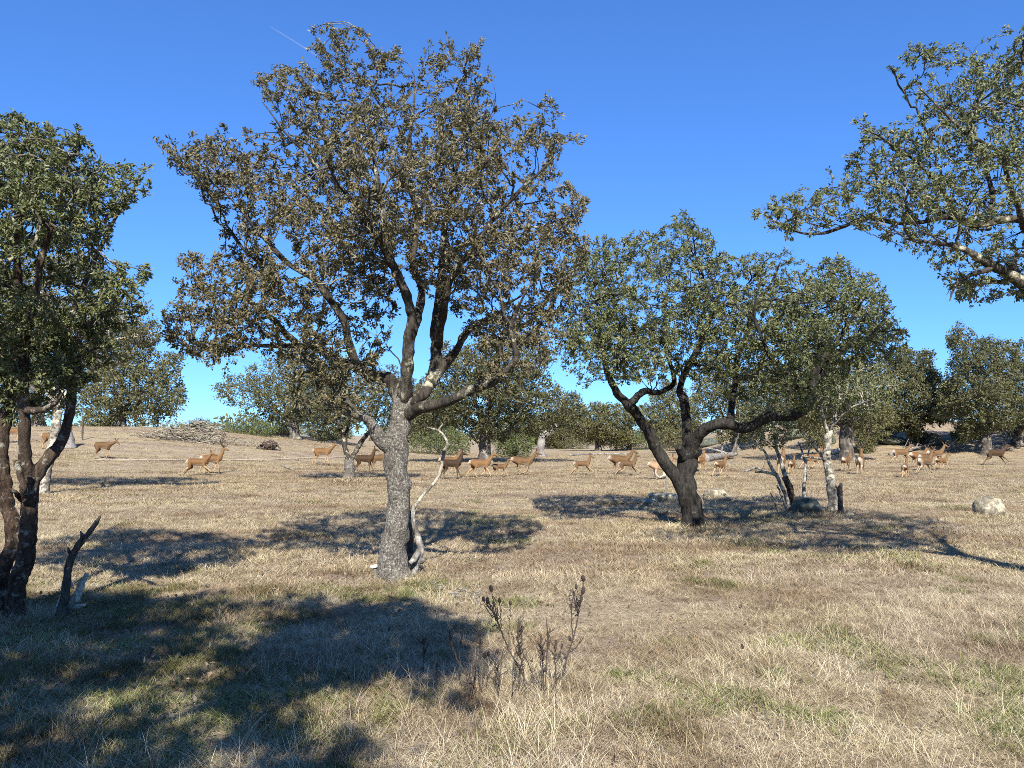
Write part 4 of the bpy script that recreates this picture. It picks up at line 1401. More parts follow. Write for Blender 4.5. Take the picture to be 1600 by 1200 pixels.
        bm.faces.new(rings[0][::-1]); bm.faces.new(rings[-1])
    gk = (pose, neck, neck_turn, young)
    if gk in GEO_CACHE:
        bm.free()
        out = GEO_CACHE[gk].copy()
    else:
        out = fuse(bm)
        GEO_CACHE[gk] = out.copy()
    out.name = 'deer_body'
    n = len(out.vertices)
    co = np.zeros(n * 3); out.vertices.foreach_get('co', co); co = co.reshape(-1, 3)
    best = np.full(n, 1e9); part = np.zeros(n, int)
    names = sorted({c[4] for c in caps2})
    for a, b, r0, r1, pt in caps2:
        ab = b - a
        t = np.clip(((co - a) @ ab) / (ab @ ab + 1e-9), 0, 1)
        dd = np.linalg.norm(co - (a + t[:, None] * ab), axis=1) - (r0 + (r1 - r0) * t)
        m = dd < best
        best[m] = dd[m]; part[m] = names.index(pt)
    red = np.array([.150, .083, .034]); leg = np.array([.36, .255, .145]); pal = np.array([.58, .48, .36]); gry = np.array([.165, .098, .046])
    drk = np.array([.055, .038, .028])
    if pale: red = np.array([.30, .20, .12]); leg = np.array([.60, .51, .39])
    if dark: red = np.array([.050, .028, .013]); leg = np.array([.10, .065, .036]); gry = np.array([.058, .036, .020]); pal = np.array([.20, .15, .10])  # darker coat; on deer under trees it stands in for shade
    if young: red = red * np.array([.85, .88, .95])
    zrel = (co[:, 2] - sh[2])
    col = np.tile(red, (n, 1))

    def setc(pt, c, w=None):
        m = part == names.index(pt)
        col[m] = c if w is None else col[m] * (1 - w[m, None]) + np.array(c) * w[m, None]
    setc('neck', gry * .5 + red * .5)
    setc('head', gry); setc('nose', drk); setc('ear', gry * .9); setc('tail', pal * .8)
    setc('fleg1', leg); setc('fleg2', leg * 1.12); setc('hleg2', leg * 1.05); setc('hoof', drk); setc('hleg1', leg * .6 + red * .4)
    setc('fleg0', red * .8 + leg * .2)
    # pale belly and throat, cream rump
    w = sstep(.76, .66, zrel)
    setc('trunk', pal * .9, w)
    ct = R.T @ (co - sh - c0).T
    xr = ct[0]
    w = sstep(-.44, -.56, xr) * sstep(.45, .62, zrel)
    for pt in ('trunk', 'hleg0', 'hleg1'):
        setc(pt, pal * 1.05, w)
    w = sstep(.90, 1.02, zrel) * sstep(-.5, -.3, xr)
    setc('trunk', red * .5, w * .85)
    w = sstep(.0, .35, vnoise(co * 9, 3) - .35) * .35
    setc('trunk', red * 1.25, w * sstep(.78, .86, zrel))
    w = (co[:, 1] * 0 + 1) * (part == names.index('neck')) * .35
    at = out.attributes.new('coat', 'FLOAT_COLOR', 'POINT')
    at.data.foreach_set('color', np.hstack([np.clip(col, 0, .85), np.ones((n, 1))]).astype(np.float32).ravel())
    out.materials.append(M_COAT)
    out.polygons.foreach_set('use_smooth', np.ones(len(out.polygons), bool))
    sk = (R @ (skull - c0)) + c0 + sh
    info = dict(skull=sk, side=side, up=upv, fwd=fwd)
    return out, info


DEER_CACHE = {}


def antlers(root, info):
    for s in (-1, 1):
        sk, sd, up, fw = info['skull'], info['side'] * s, np.array([0, 0, 1.0]), info['fwd']
        b0 = sk + sd * .035 + up * .06
        pts = np.array([b0, b0 + sd * .14 + up * .14 - fw * .12, b0 + sd * .32 + up * .36 - fw * .14, b0 + sd * .36 + up * .60 - fw * .02, b0 + sd * .26 + up * .82 + fw * .06])
        c = catmull(pts, 20)
        curves = [(c, np.linspace(.034, .016, 20))]
        for k, d in ((1, fw * .22 + up * .10 + sd * .04), (7, fw * .20 + up * .12 + sd * .02), (13, fw * .14 + up * .20 - sd * .02), (16, -fw * .10 + up * .18 + sd * .08)):
            curves.append((catmull(np.array([c[k], c[k] + d * .55, c[k] + d + up * .06]), 8), np.linspace(.024, .010, 8)))
        V, Q, off = [], [], 0
        for cc, rr in curves:
            v, f = tubes(cc[None], rr[None], 7)
            V.append(v); Q.append(f + off); off += len(v)
        obj('antler', mk_mesh('antler', np.vstack(V), np.vstack(Q)), M_ANTLER, root)


HERD = 'red deer herd running through the pasture'


def deer(label, px, feet, scale, yaw, pose, neck=52, turn=0, antlered=False, pale=False, young=False, dark=False):
    key = (pose, neck, turn, pale, young, dark)
    if key not in DEER_CACHE:
        DEER_CACHE[key] = deer_mesh(pose, neck, turn, key, antlered, pale, young, dark)
    me, info = DEER_CACHE[key]
    p = ground_hit(px, feet)
    scale *= .86 if feet < 730 else .80
    root = empty('deer', (p[0], p[1], p[2] - .01), math.radians(yaw))
    root.scale = (scale, scale, scale)
    tag(root, label, 'deer', HERD)
    obj('body', me, None, root)
    if antlered:
        antlers(root, info)
    return root


deer('reddish deer half hidden behind the stems of the left-edge oak', 20, 693, 1.0, 10, 'walk')
deer('deer in shade between the left-edge oak and the broad grey snapped trunk', 78, 702, 1.0, 0, 'step', 42)
deer('deer with lowered head walking right on the rise at far left', 160, 718, .98, -8, 'step', 12)
deer('stag with raised antlers behind the pale-rumped running deer at left', 330, 741, 1.0, 25, 'walk', 62, -8, antlered=True)
deer('pale-rumped deer stretching into a run below the brush pile', 308, 744, .95, 8, 'stretch', 42)
deer('lone brown deer on the track left of the small twin-stemmed oak', 503, 727, 1.0, 0, 'walk', 38)
deer('deer just right of the twin-stemmed oak with shade painted into its dark coat', 569, 739, .95, 6, 'step', 62, dark=True)  # coat darkened to stand for the oak's shade
deer('tan deer with lowered neck left of the tall oak trunk', 590, 737, .92, 10, 'bound', 42)
deer('reddish deer behind the crooked dead sapling, farther of the pair', 701, 741, .9, 5, 'walk', 48)
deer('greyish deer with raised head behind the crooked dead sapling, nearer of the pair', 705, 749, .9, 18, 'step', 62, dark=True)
deer('trotting deer with pale legs left of the small fawn', 750, 747, .92, 0, 'trot', 50)
deer('small fawn trotting between two larger deer at centre', 781, 746, .70, 0, 'trot', 58, young=True)
deer('galloping deer with legs gathered right of the small fawn', 816, 743, 1.0, 5, 'gather', 50)
deer('single slim deer striding right in the open gap between the big oaks', 910, 743, .78, 8, 'stretch', 66, young=True)
deer('larger reddish deer of the pair left of the dark forked trunk', 968, 741, 1.05, 10, 'gather', 50)
deer('smaller deer of the pair left of the dark forked trunk', 981, 744, .82, 5, 'stretch', 66, young=True)
deer('cream-legged pale deer whose head hides behind the dark forked trunk', 1030, 750, .9, -6, 'gather', 50, pale=True)
deer('deer with raised neck just right of the dark forked trunk', 1094, 738, .92, 50, 'trot', 64)
deer('deer trotting right beside the pale fallen log', 1126, 745, .85, 42, 'trot', 58, young=True)
deer('reddish deer seen from behind through the leaning lichen stems', 1222, 742, 1.0, 62, 'step', 62)
deer('small deer beside the leaning lichen stems, right of the one seen from behind', 1238, 741, .78, 55, 'trot', 58, young=True)
deer('deer crossing behind the broken pole and the slim lichen-clad oak', 1268, 734, .98, 4, 'trot', 50)
deer('small rust deer left of the stag with wide antlers', 1323, 737, .85, 40, 'step', 62)
deer('stag with wide antlers seen from behind right of the slim oak', 1345, 741, 1.0, 60, 'stretch', 66, -10, antlered=True)
deer('leftmost and farthest deer of the tight group at right', 1408, 724, 1.02, 6, 'stretch', 42)
deer('second deer from the left in the tight group at right', 1434, 730, 1.02, 14, 'gather', 50)
deer('deer with raised head at the back of the tight group at right', 1462, 727, 1.02, 10, 'trot', 50)
deer('deer in the middle of the tight group with its hindquarters hidden', 1447, 735, .95, 20, 'walk', 48)
deer('nearest full-grown deer of the tight group at right', 1446, 741, .95, 28, 'stretch', 52)
deer('small fawn at the right end of the tight group', 1472, 734, .75, 14, 'trot', 58, young=True)
deer('small fawn seen from behind in front of the tight group at right', 1415, 747, .72, 55, 'trot', 58, young=True)
deer('lone running deer at the right edge with tree shade painted into its dark coat', 1556, 727, 1.05, 0, 'stretch', 42, dark=True)  # no tree shades it: the shade is put into the coat colour


# ------------------------------------------------------------------ dead teasels in the near grass
def plain_mat(name, a, b_, scale=30, rough=.85):
    m, nt, b = new_mat(name)
    nt.links.new(ramp(nt, noise(nt, texco(nt, 'Object'), scale, 4), [(.3, a), (.7, b_)]), b.inputs['Base Color'])
    b.inputs['Roughness'].default_value = rough
    return m


M_HEAD = plain_mat('teasel_head_dark', L(.012, .008, .006), L(.05, .03, .02), 120)
M_STEM = plain_mat('teasel_stem', L(.018, .013, .010), L(.075, .053, .036), 40)
M_STEMP = plain_mat('teasel_stem_pale', L(.20, .15, .09), L(.42, .34, .22), 40)


def head_mesh(rl=.019, rw=.0105, seed=0):
    rg = np.random.default_rng(seed)
    bm = bmesh.new()
    bmesh.ops.create_icosphere(bm, subdivisions=2, radius=1)
    for v in bm.verts:
        v.co = Vector((v.co.x * rw, v.co.y * rw, v.co.z * rl + rl))
    vs = list(bm.verts)
    for v in vs:
        p = v.co.copy()
        nrm = Vector((p.x, p.y, (p.z - rl) * .4)).normalized()
        t = p + nrm * rw * .5 + Vector((0, 0, rl * .15))
        sx = nrm.orthogonal().normalized() * rw * .12
        try:
            bm.faces.new((bm.verts.new(p + sx), bm.verts.new(p - sx), bm.verts.new(t)))
        except ValueError:
            pass
    for k in range(6):
        a = k * math.tau / 6
        d = Vector((math.cos(a), math.sin(a), .35))
        sx = Vector((-math.sin(a), math.cos(a), 0)) * rw * .15
        bm.faces.new((bm.verts.new(d * rw * .4 + sx), bm.verts.new(d * rw * .4 - sx), bm.verts.new(d * rw * 1.9 + Vector((0, 0, rl * .5)))))
    me = bpy.data.meshes.new('seed_head'); bm.to_mesh(me); bm.free()
    me.materials.append(M_HEAD)
    return me


HEADS = [head_mesh(.024, .0130, 1), head_mesh(.017, .0100, 2)]


def plant(label, Y, stems, heads, seed, mat=M_STEM, clumps=(), cat='plant', name='teasel', group='dead teasels in the near grass'):
    """stems: polylines of (px,py,dY,hw px); heads: (px,py,dY,kind); clumps: withered bract tufts (px,py,dY)"""
    x, y = stems[0][0][0], stems[0][0][1]
    q = P(x, y, Y)
    base = np.array([q[0], Y, hz(q[0], Y)])
    root = empty(name, tuple(base))
    tag(root, label, cat, group)
    rg = np.random.default_rng(seed)
    for k, ln in enumerate(stems):
        a = np.array([list(P(px, py, Y + dy)) for px, py, dy, hw in ln])
        r = np.array([.6 * hw * Y / F for *_, hw in ln])
        if k == 0 or ln[0][1] > 1040:
            a[0, 2] = hz(a[0, 0], a[0, 1]) - .02
        m = 7 * len(ln)
        c = catmull(a, m)
        c += rg.normal(size=c.shape) * .0022
        obj('stem', tube_mesh('stem', c - base, np.interp(np.linspace(0, len(r) - 1, m), range(len(r)), r), sides=6, nz=.25, nscale=60, seed=seed + k), mat, root)
        # short withered side shoots and bracts
        V, Fq, off = [], [], 0
        for _ in range(3 * len(ln)):
            i = rg.integers(1, m - 1)
            d = rg.normal(size=3) * .5 + np.array([0, 0, .7])
            d /= np.linalg.norm(d)
            l_ = .012 + .035 * rg.random() ** 2
            v, f = tubes((c[i] + d[None] * np.linspace(0, l_, 4)[:, None] + rg.normal(size=(4, 3)) * .002)[None], np.array([[.0026, .0026, .002, .001]]), 4)
            V.append(v - base); Fq.append(f + off); off += len(v)
        tag(obj('bracts', mk_mesh('bracts', np.vstack(V), np.vstack(Fq)), mat, root), kind='stuff')
    for px, py, dy, kd in heads:
        p = P(px, py + 6, Y + dy)
        h = obj('seed_head', HEADS[kd], None, root, tuple(p - base))
        h.rotation_euler = (rg.normal() * .12, rg.normal() * .15, rg.random() * 6)
    if clumps:
        V, Fq, off = [], [], 0
        for px, py, dy in clumps:
            p = P(px, py, Y + dy)
            for _ in range(16):
                d = rg.normal(size=3) * .35 + np.array([0, 0, .6])
                l_ = .03 + .05 * rg.random()
                st = p + rg.normal(size=3) * np.array([.006, .006, .03])
                v, f = tubes((st + d[None] * np.linspace(0, l_, 4)[:, None])[None], np.array([[.003, .004, .003, .001]]), 4)
                V.append(v - base); Fq.append(f + off); off += len(v)
        tag(obj('dry_leaves', mk_mesh('dry_leaves', np.vstack(V), np.vstack(Fq)), mat, root), kind='stuff')
    return root


plant('tall dead teasel with three dark seed heads at its top, right of the cluster', 5.2,
      [[(850, 1095, 0, 2.2), (872, 1060, 0, 2), (888, 1020, 0, 1.8), (900, 980, 0, 1.6), (907, 935, 0, 1.2), (912, 910, 0, 1)],
       [(895, 1000, 0, 1.6), (893, 960, .05, 1.5), (894, 940, .05, 1.2), (900, 918, .05, 1)],
       [(903, 955, 0, 1.2), (908, 940, -.03, 1), (910, 928, -.03, .9)],
       [(893, 960, .05, 1.2), (891, 945, .05, 1), (890, 930, .05, .8)],
       [(890, 1020, 0, 1.4), (901, 1010, .05, 1.2), (911, 998, .06, 1)]],
      [(912, 903, 0, 0), (900, 915, .05, 1), (910, 923, -.03, 0), (891, 996, .04, 1)], 1, clumps=[(898, 945, .05), (903, 955, 0)])
plant('dead teasel with five dark seed heads leaning left at the top of the cluster', 5.3,
      [[(830, 1085, 0, 2), (812, 1045, 0, 2), (795, 1015, 0, 2), (783, 985, 0, 2.2), (772, 958, 0, 2), (763, 946, 0, 1.2)],
       [(778, 972, 0, 1.4), (773, 945, .03, 1), (768, 925, .03, .9)],
       [(772, 958, 0, 1.2), (760, 945, -.03, 1), (755, 938, -.03, .8)],
       [(783, 985, 0, 1.2), (782, 960, .06, 1), (781, 940, .06, .8)],
       [(795, 1010, 0, 1.2), (796, 975, .1, .9), (798, 945, .1, .7)]],
      [(768, 919, .03, 0), (755, 934, -.03, 1), (762, 938, 0, 0), (781, 936, .06, 1), (798, 940, .1, 1)], 2, clumps=[(770, 955, 0), (776, 965, 0)])
plant('dark spiky dead stalk in the middle of the teasel cluster', 5.15,
      [[(822, 1090, 0, 2.2), (816, 1040, 0, 2), (811, 1005, 0, 2.4), (809, 975, 0, 1.8)],
       [(814, 1030, 0, 1.4), (804, 1010, .05, 1.2), (800, 990, .05, 1)]], [], 3, clumps=[(811, 985, 0), (812, 1000, 0), (810, 1012, 0)])
plant('forked dead stalk on the left of the teasel cluster', 5.1,
      [[(735, 1090, 0, 2.2), (728, 1055, 0, 2), (714, 1030, 0, 1.8), (706, 1005, 0, 1.8), (702, 988, 0, 1.6)],
       [(720, 1040, 0, 1.5), (718, 1015, .05, 1.3), (722, 995, .05, 1.2), (725, 980, .05, 1)],
       [(735, 1085, 0, 1.5), (734, 1050, .08, 1.2), (733, 1025, .08, 1)]], [], 4, clumps=[(705, 998, 0), (730, 1075, 0), (740, 1085, 0)])
plant('slim dead stalk with small buds left of the central dark stalk', 5.2,
      [[(752, 1085, 0, 1.6), (750, 1050, 0, 1.4), (750, 1015, 0, 1.6), (749, 993, 0, 1.2)],
       [(751, 1055, 0, 1), (758, 1035, .05, .9), (763, 1020, .05, .8)]], [(749, 989, 0, 1), (757, 1022, .04, 1), (763, 1020, .05, 1)], 5, clumps=[(750, 1005, 0)])
plant('short dead stalk with drooping head between the teasel stems', 5.1,
      [[(782, 1085, 0, 1.4), (779, 1050, 0, 1.2), (777, 1018, 0, 1)]], [(777, 1015, 0, 1)], 6)
plant('pair of upright dark dead stems right of the central dark stalk', 5.05,
      [[(850, 1092, 0, 2), (849, 1050, 0, 2), (846, 1020, 0, 1.8), (844, 990, 0, 1.2)],
       [(850, 1055, 0, 1.6), (855, 1020, .05, 1.5), (858, 980, .06, 1)]], [(851, 1045, -.02, 1)], 7, clumps=[(845, 1008, 0), (856, 1000, .05), (848, 1030, 0)])
plant('low brittle dead stems below the tall three-headed teasel', 5.2,
      [[(868, 1090, 0, 1.6), (868, 1050, 0, 1.4), (866, 1015, 0, 1), (870, 1000, 0, .8)],
       [(868, 1040, 0, 1.2), (876, 1020, .05, 1), (878, 1004, .05, .8)]], [], 8, clumps=[(867, 1020, 0)])
plant('small dead spike standing apart left of the teasel cluster', 5.6,
      [[(661, 1060, 0, 1.4), (662, 1030, 0, 1.4), (662, 1006, 0, 1.4)]], [(662, 1000, 0, 1)], 9, clumps=[(662, 1012, 0)])
plant('short dead spike in shade just left of the forked dead stalk', 5.2,
      [[(682, 1080, 0, 1.3), (681, 1060, 0, 1.2), (683, 1040, 0, 1)]], [(683, 1036, 0, 1)], 10)
plant('thin pale dried stem in front of the teasel cluster', 4.7,
      [[(873, 1160, 0, 1.2), (872, 1110, 0, 1.1), (876, 1060, 0, 1), (881, 1030, 0, .8)]], [], 11, mat=M_STEMP)
plant('lone thin thistle with a small head in the right foreground grass', 5.3,
      [[(1160, 1075, 0, 1), (1161, 1040, 0, .9), (1160, 1014, 0, .8)]], [(1160, 1008, 0, 1)], 12, mat=M_STEMP)
plant('faint dried stalk near the bottom edge right of centre', 4.5,
      [[(1085, 1190, 0, 1.1), (1083, 1150, 0, 1), (1078, 1110, 0, .9), (1080, 1085, 0, .7)]], [], 13, mat=M_STEMP)
plant('leafy thin green-grey stalk near the bottom edge at right', 4.4,
      [[(1215, 1195, 0, 1.2), (1222, 1150, 0, 1.1), (1224, 1110, 0, .9), (1222, 1080, 0, .7)]], [], 14, mat=M_STEMP)


rgp = np.random.default_rng(8)
plant('tangle of thin dark dead stems at the foot of the teasel cluster', 5.15,
      [[(735 + 11 * k + rgp.normal() * 4, 1092 + rgp.normal() * 6, rgp.normal() * .1, 1.3), (742 + 10 * k + rgp.normal() * 8, 1062, rgp.normal() * .1, 1.1), (748 + 9 * k + rgp.normal() * 14, 1030 + rgp.normal() * 12, rgp.normal() * .1, .8)] for k in range(0, 12, 2)],
      [], 15, clumps=[(740 + 12 * k, 1070 + rgp.normal() * 12, rgp.normal() * .12) for k in range(0, 10, 3)])


# pale bark chips and sticks on the turf right of the tall oak
def chips():
    rng = np.random.default_rng(91)
    V, Fq, off = [], [], 0
    c0 = ground_hit(700, 940)
    for _ in range(46):
        px = 655 + 95 * rng.random(); py = 925 + 6 * (px - 655) / 95 * 3 + rng.normal() * 5
        p = ground_hit(px, py) if False else None
        x = c0[0] + (px - 700) * c0[1] / F
        y = c0[1] + (940 - py) * .045
        z = hz(x, y) + .03 + .04 * rng.random()
        a = rng.random() * 3.14
        ln = .03 + .09 * rng.random()
        d = np.array([math.cos(a), math.sin(a), rng.normal() * .2]) * ln
        cur = np.array([x, y, z]) + d[None] * np.linspace(-.5, .5, 4)[:, None]
        v, f = tubes(cur[None], np.array([[.003, .006, .006, .003]]) * (0.6 + .8 * rng.random()), 5)
        V.append(v - c0); Fq.append(f + off); off += len(v)
    o = obj('wood_chips', mk_mesh('wood_chips', np.vstack(V), np.vstack(Fq)), M_DEAD, None, tuple(c0))
    tag(o, 'scatter of pale sticks and bark bits on the turf right of the tall oak', 'wood litter', kind='stuff')


chips()


# brown fallen leaves lying in the turf under the near oaks
def leaf_litter():
    rng = np.random.default_rng(92)
    P_ = []
    for (x, y, r, n) in ((-1.4, 9.3, 2.6, 1500), (-4.5, 7.6, 2.0, 1000), (3.3, 14.4, 3.2, 1500), (-2.5, 5.5, 2.2, 900), (6.4, 11, 3.0, 900), (1.5, 6, 4, 500)):
        q = rng.normal(size=(n, 2)) * r * .6
        P_.append(np.stack([x + q[:, 0], y + q[:, 1]], -1))
    p = np.vstack(P_)
    p = p[p[:, 1] > 2.5]
    z = H(p[:, 0], p[:, 1]) + .015 + .03 * rng.random(len(p))
    c = np.stack([p[:, 0], p[:, 1], z], -1)
    d = rng.normal(size=c.shape) * np.array([1, 1, .35])
    d /= np.linalg.norm(d, axis=1, keepdims=True)
    tw = np.stack([c - d * .01, c, c + d * .01], 1)
    m = leaf_mat('dead_leaf', [(0, L(.05, .03, .018)), (.5, L(.16, .10, .055)), (1, L(.42, .33, .22))], L(.30, .25, .18), (.1, .06, .03, 1), .8)
    o = obj('leaf_litter', leaf_mesh('leaf_litter', tw, 1, .045, rng, wr=.55, spread=.05, up=2.0), m)
    tag(o, 'brown fallen leaves strewn in the turf under the near oaks', 'leaf litter', kind='stuff')


leaf_litter()


# ------------------------------------------------------------------ contrail
def contrail():
    D = 6000.0
    a = P(423, 42, D); b = P(482, 78, D * 1.12); c = P(500, 90, D * 1.16)
    m, nt, bs = new_mat('contrail_vapour')
    bs.inputs['Base Color'].default_value = L(.9, .92, .95)
    bs.inputs['Roughness'].default_value = 1
    bs.inputs['Alpha'].default_value = .22
    t = np.linspace(0, 1, 24)[:, None]
    cur = a * (1 - t) + c * t
    r = np.interp(t[:, 0], [0, .3, 1], [2.2, 4.0, 6.0])
    base = cur[0].copy()
    o = obj('contrail', tube_mesh('contrail', cur - base, r, sides=8, nz=.3, nscale=.02), m, None, tuple(base))
    tag(o, 'faint short white contrail in the sky above the left of the tall oak', 'contrail')


contrail()


# ------------------------------------------------------------------ grass
def tuft_mesh(name, rng, n, h, w, spread, lean, curl, mute=0.0):
    """one tuft: n curved blades of three segments"""
    a = rng.random(n) * 6.283
    rr = spread * np.sqrt(rng.random(n))
    p = np.stack([np.cos(a) * rr, np.sin(a) * rr, np.full(n, -.01)], -1)
    la = rng.random(n) * 6.283
    hh = h * (.35 + .75 * rng.random(n))
    ld = np.stack([np.cos(la), np.sin(la), 0 * la], -1)
    le = lean * (.3 + rng.random(n))
    wd = np.stack([-np.sin(la + rng.normal(size=n) * .7), np.cos(la), 0 * la], -1)
    wd /= np.linalg.norm(wd, axis=1, keepdims=True)
    ks = [0, .4, .75, 1.0]
    pts = []
    for k in ks:
        pts.append(p + ld * (hh * (le * k + curl * k * k))[:, None] + np.array([0, 0, 1.0]) * (hh * k * (1 - .25 * curl * k))[:, None])
    ww = w * (.6 + .8 * rng.random(n))
    v = []
    for k, q in zip((1, .85, .6, .12), pts):
        v.append(q - wd * (ww * k * .5)[:, None]); v.append(q + wd * (ww * k * .5)[:, None])
    v = np.stack(v, 1).reshape(-1, 3)
    b = (np.arange(n) * 8)[:, None]
    f = np.concatenate([b + np.array([[0, 1, 3, 2]]), b + np.array([[2, 3, 5, 4]]), b + np.array([[4, 5, 7, 6]])], 0)
    me = mk_mesh(name, v, f, smooth=True)
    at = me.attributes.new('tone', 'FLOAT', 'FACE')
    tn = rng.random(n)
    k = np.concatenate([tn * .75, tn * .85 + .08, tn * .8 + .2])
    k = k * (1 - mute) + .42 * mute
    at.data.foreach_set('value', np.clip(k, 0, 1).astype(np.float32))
    return me


def grass_object(name, label, mat, protos, pts, rot, scl, idx):
    me = bpy.data.meshes.new(name)
    me.vertices.add(len(pts))
    me.vertices.foreach_set('co', pts.astype(np.float32).ravel())
    for nm, ty, arr in (('rot', 'FLOAT_VECTOR', rot), ('scl', 'FLOAT_VECTOR', scl)):
        at = me.attributes.new(nm, ty, 'POINT')
        at.data.foreach_set('vector', arr.astype(np.float32).ravel())
    at = me.attributes.new('idx', 'INT', 'POINT')
    at.data.foreach_set('value', idx.astype(np.int32))
    col = bpy.data.collections.new(name + '_tufts')
    for k, pm in enumerate(protos):
        pm.materials.append(mat)
        col.objects.link(bpy.data.objects.new('%s_tuft_%02d' % (name, k), pm))
    o = obj(name, me, mat)
    ng = bpy.data.node_groups.new(name, 'GeometryNodeTree')
    ng.interface.new_socket('Geometry', in_out='INPUT', socket_type='NodeSocketGeometry')
    ng.interface.new_socket('Geometry', in_out='OUTPUT', socket_type='NodeSocketGeometry')
    gi = ng.nodes.new('NodeGroupInput'); go = ng.nodes.new('NodeGroupOutput')
    ci = ng.nodes.new('GeometryNodeCollectionInfo')
    ci.inputs['Collection'].default_value = col
    ci.inputs['Separate Children'].default_value = True
    ci.inputs['Reset Children'].default_value = True
    ip = ng.nodes.new('GeometryNodeInstanceOnPoints')
    ip.inputs['Pick Instance'].default_value = True

    def attr(nm, ty):
        n = ng.nodes.new('GeometryNodeInputNamedAttribute')
        n.data_type = ty
        n.inputs['Name'].default_value = nm
        return n.outputs['Attribute']
    ng.links.new(gi.outputs[0], ip.inputs['Points'])
    ng.links.new(ci.outputs[0], ip.inputs['Instance'])
    ng.links.new(attr('idx', 'INT'), ip.inputs['Instance Index'])
    ng.links.new(attr('rot', 'FLOAT_VECTOR'), ip.inputs['Rotation'])
    ng.links.new(attr('scl', 'FLOAT_VECTOR'), ip.inputs['Scale'])
    ng.links.new(ip.outputs[0], go.inputs[0])
    md = o.modifiers.new('tufts', 'NODES')
    md.node_group = ng
    tag(o, label, 'grass', kind='stuff')
    return o


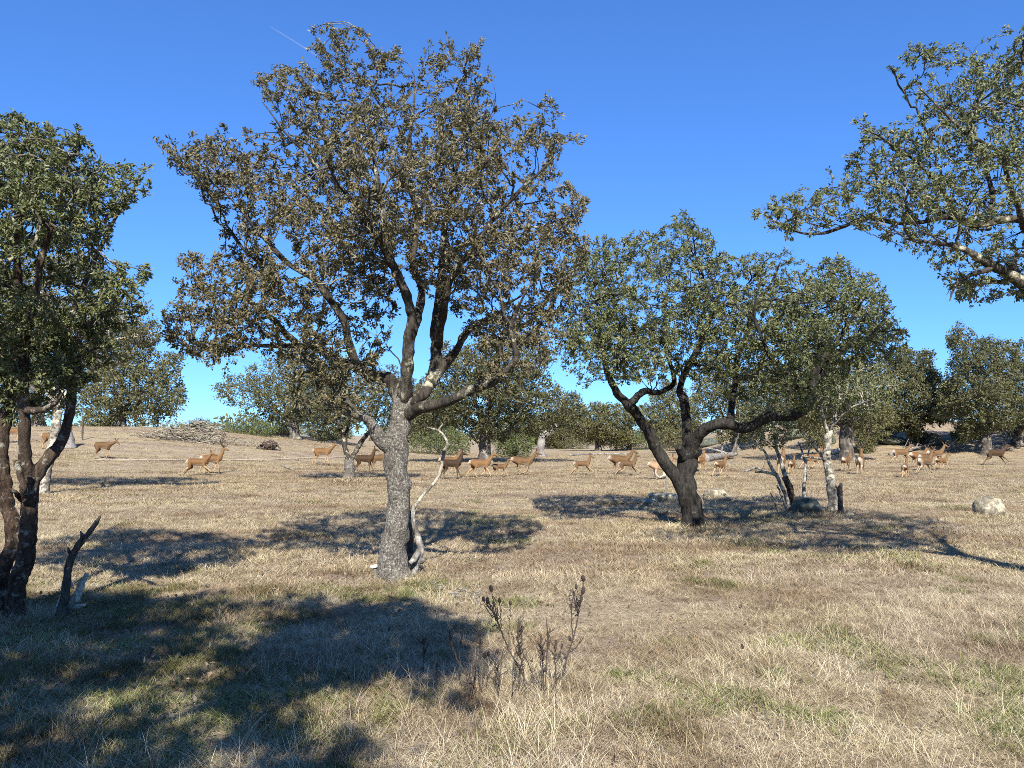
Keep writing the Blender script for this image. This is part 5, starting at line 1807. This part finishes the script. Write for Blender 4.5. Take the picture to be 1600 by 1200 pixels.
def grass():
    rng = np.random.default_rng(500)

    def zone(y0, y1, dens, margin=2.5):
        n = int(dens * (0.70 * (y1 * y1 - y0 * y0) + 2 * margin * (y1 - y0)))
        y = np.sqrt(y0 * y0 + (y1 * y1 - y0 * y0) * rng.random(n))
        x = (rng.random(n) * 2 - 1) * (0.70 * y + margin)
        return x, y
    near = [tuft_mesh('t', rng, 28, .085, .0021, .075, 1.0, .7) for _ in range(4)]
    near += [tuft_mesh('t', rng, 18, .16, .0020, .06, .6, .5) for _ in range(2)]
    near += [tuft_mesh('t', rng, 40, .045, .0027, .10, 2.2, .9) for _ in range(3)]
    mid = [tuft_mesh('t', rng, 26, .085, .0045, .13, 1.0, .7, .2) for _ in range(4)]
    far = [tuft_mesh('t', rng, 26, .10, .011, .26, .9, .6, .55) for _ in range(4)]
    protos = near + mid + far
    X, Yv, I, S = [], [], [], []

    def put(x, y, idx, s):
        X.append(x); Yv.append(y); I.append(idx); S.append(s)

    def tallness(x, y):
        q = np.stack([x * .55, y * .55, 0 * x + 1.7], -1)
        q2 = np.stack([x * 1.6, y * 1.6, 0 * x + 9.7], -1)
        return .55 * vnoise(q, 31) + .45 * vnoise(q2, 32)
    # near turf
    x, y = zone(2.6, 9, 330)
    t = tallness(x, y)
    kind = rng.random(len(x))
    idx = np.where(kind < .58 - .28 * (t > .52), 6 + rng.integers(0, 3, len(x)), np.where((kind > .78) & (t > .42), 4 + rng.integers(0, 2, len(x)), rng.integers(0, 4, len(x))))
    k = rng.random(len(x)) < .35 + 1.3 * t
    put(x[k], y[k], idx[k], ((.40 + 1.0 * t) * (.7 + .6 * rng.random(len(x))))[k])
    x, y = zone(9, 19, 110)
    t = tallness(x, y)
    put(x, y, 9 + rng.integers(0, 4, len(x)), (.40 + .85 * t) * (.7 + .6 * rng.random(len(x))))
    x, y = zone(19, 42, 40)
    t = tallness(x, y)
    put(x, y, 13 + rng.integers(0, 4, len(x)), (.25 + .75 * t) * (.6 + .7 * rng.random(len(x))))
    x, y = zone(42, 75, 9.0)
    t = tallness(x, y)
    put(x, y, 13 + rng.integers(0, 4, len(x)), (.35 + .85 * t) * (.6 + .8 * rng.random(len(x))))
    # longer ungrazed grass hugging trunks, rocks and dead wood
    for (px, py, r, n, k0) in ((616, 906, .26, 90, 0), (24, 970, .22, 90, 0), (6, 970, .22, 60, 0), (94, 966, .14, 50, 0), (1085, 830, .34, 90, 9), (1303, 805, .25, 60, 9), (1238, 806, .25, 60, 9), (1553, 810, .38, 90, 9),
                               (1122, 781, .40, 50, 9), (1030, 787, .60, 70, 9), (1266, 808, .38, 60, 9), (545, 753, .4, 50, 13), (650, 900, .15, 40, 0), (800, 1085, .35, 90, 0), (850, 1088, .25, 60, 0)):
        c = ground_hit(px, py)
        a = rng.random(n) * 6.283
        rr = r * (.75 + .6 * rng.random(n))
        put(c[0] + np.cos(a) * rr, c[1] + np.sin(a) * rr, (np.where(rng.random(n) < .5, 4, 0) + rng.integers(0, 2, n)) if k0 == 0 else k0 + rng.integers(0, 4, n), (.9 if k0 == 0 else 1.5) * (.7 + .6 * rng.random(n)))
    x = np.concatenate(X); y = np.concatenate(Yv); I_ = np.concatenate(I); s = np.concatenate(S)
    n = len(x)
    pts = np.stack([x, y, H(x, y)], -1)
    rot = np.stack([rng.normal(size=n) * .10, rng.normal(size=n) * .10, rng.random(n) * 6.283], -1)
    scl = np.stack([.8 * s + .2, .8 * s + .2, s], -1)
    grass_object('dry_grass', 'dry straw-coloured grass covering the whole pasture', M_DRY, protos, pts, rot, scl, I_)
    # green undergrowth in patches
    gp = [tuft_mesh('t', rng, 30, .07, .0045, .10, .8, .5) for _ in range(3)] + [tuft_mesh('t', rng, 30, .07, .009, .20, .8, .5) for _ in range(3)]
    X, Yv, I, S = [], [], [], []
    for y0, y1, d, k in ((2.6, 9, 120, 0), (9, 24, 26, 3)):
        x, y = zone(y0, y1, d)
        q = np.stack([x * .8, y * .8, 0 * x + 4.4], -1)
        g = .6 * vnoise(q, 41) + .4 * vnoise(q * 2.7, 42)
        m = g > .59 - .14 * sstep(.3, -1.5, x) * sstep(10, 8, y) + .14 * sstep(9, 20, y)
        x, y = x[m], y[m]
        put(x, y, k + rng.integers(0, 3, len(x)), .7 + .7 * rng.random(len(x)))
    x = np.concatenate(X); y = np.concatenate(Yv); I_ = np.concatenate(I); s = np.concatenate(S)
    n = len(x)
    pts = np.stack([x, y, H(x, y)], -1)
    rot = np.stack([rng.normal(size=n) * .1, rng.normal(size=n) * .1, rng.random(n) * 6.283], -1)
    grass_object('green_grass', 'short fresh green grass growing through the dry turf in patches', M_GREEN, gp, pts, rot, np.stack([s, s, s], -1), I_)


grass()
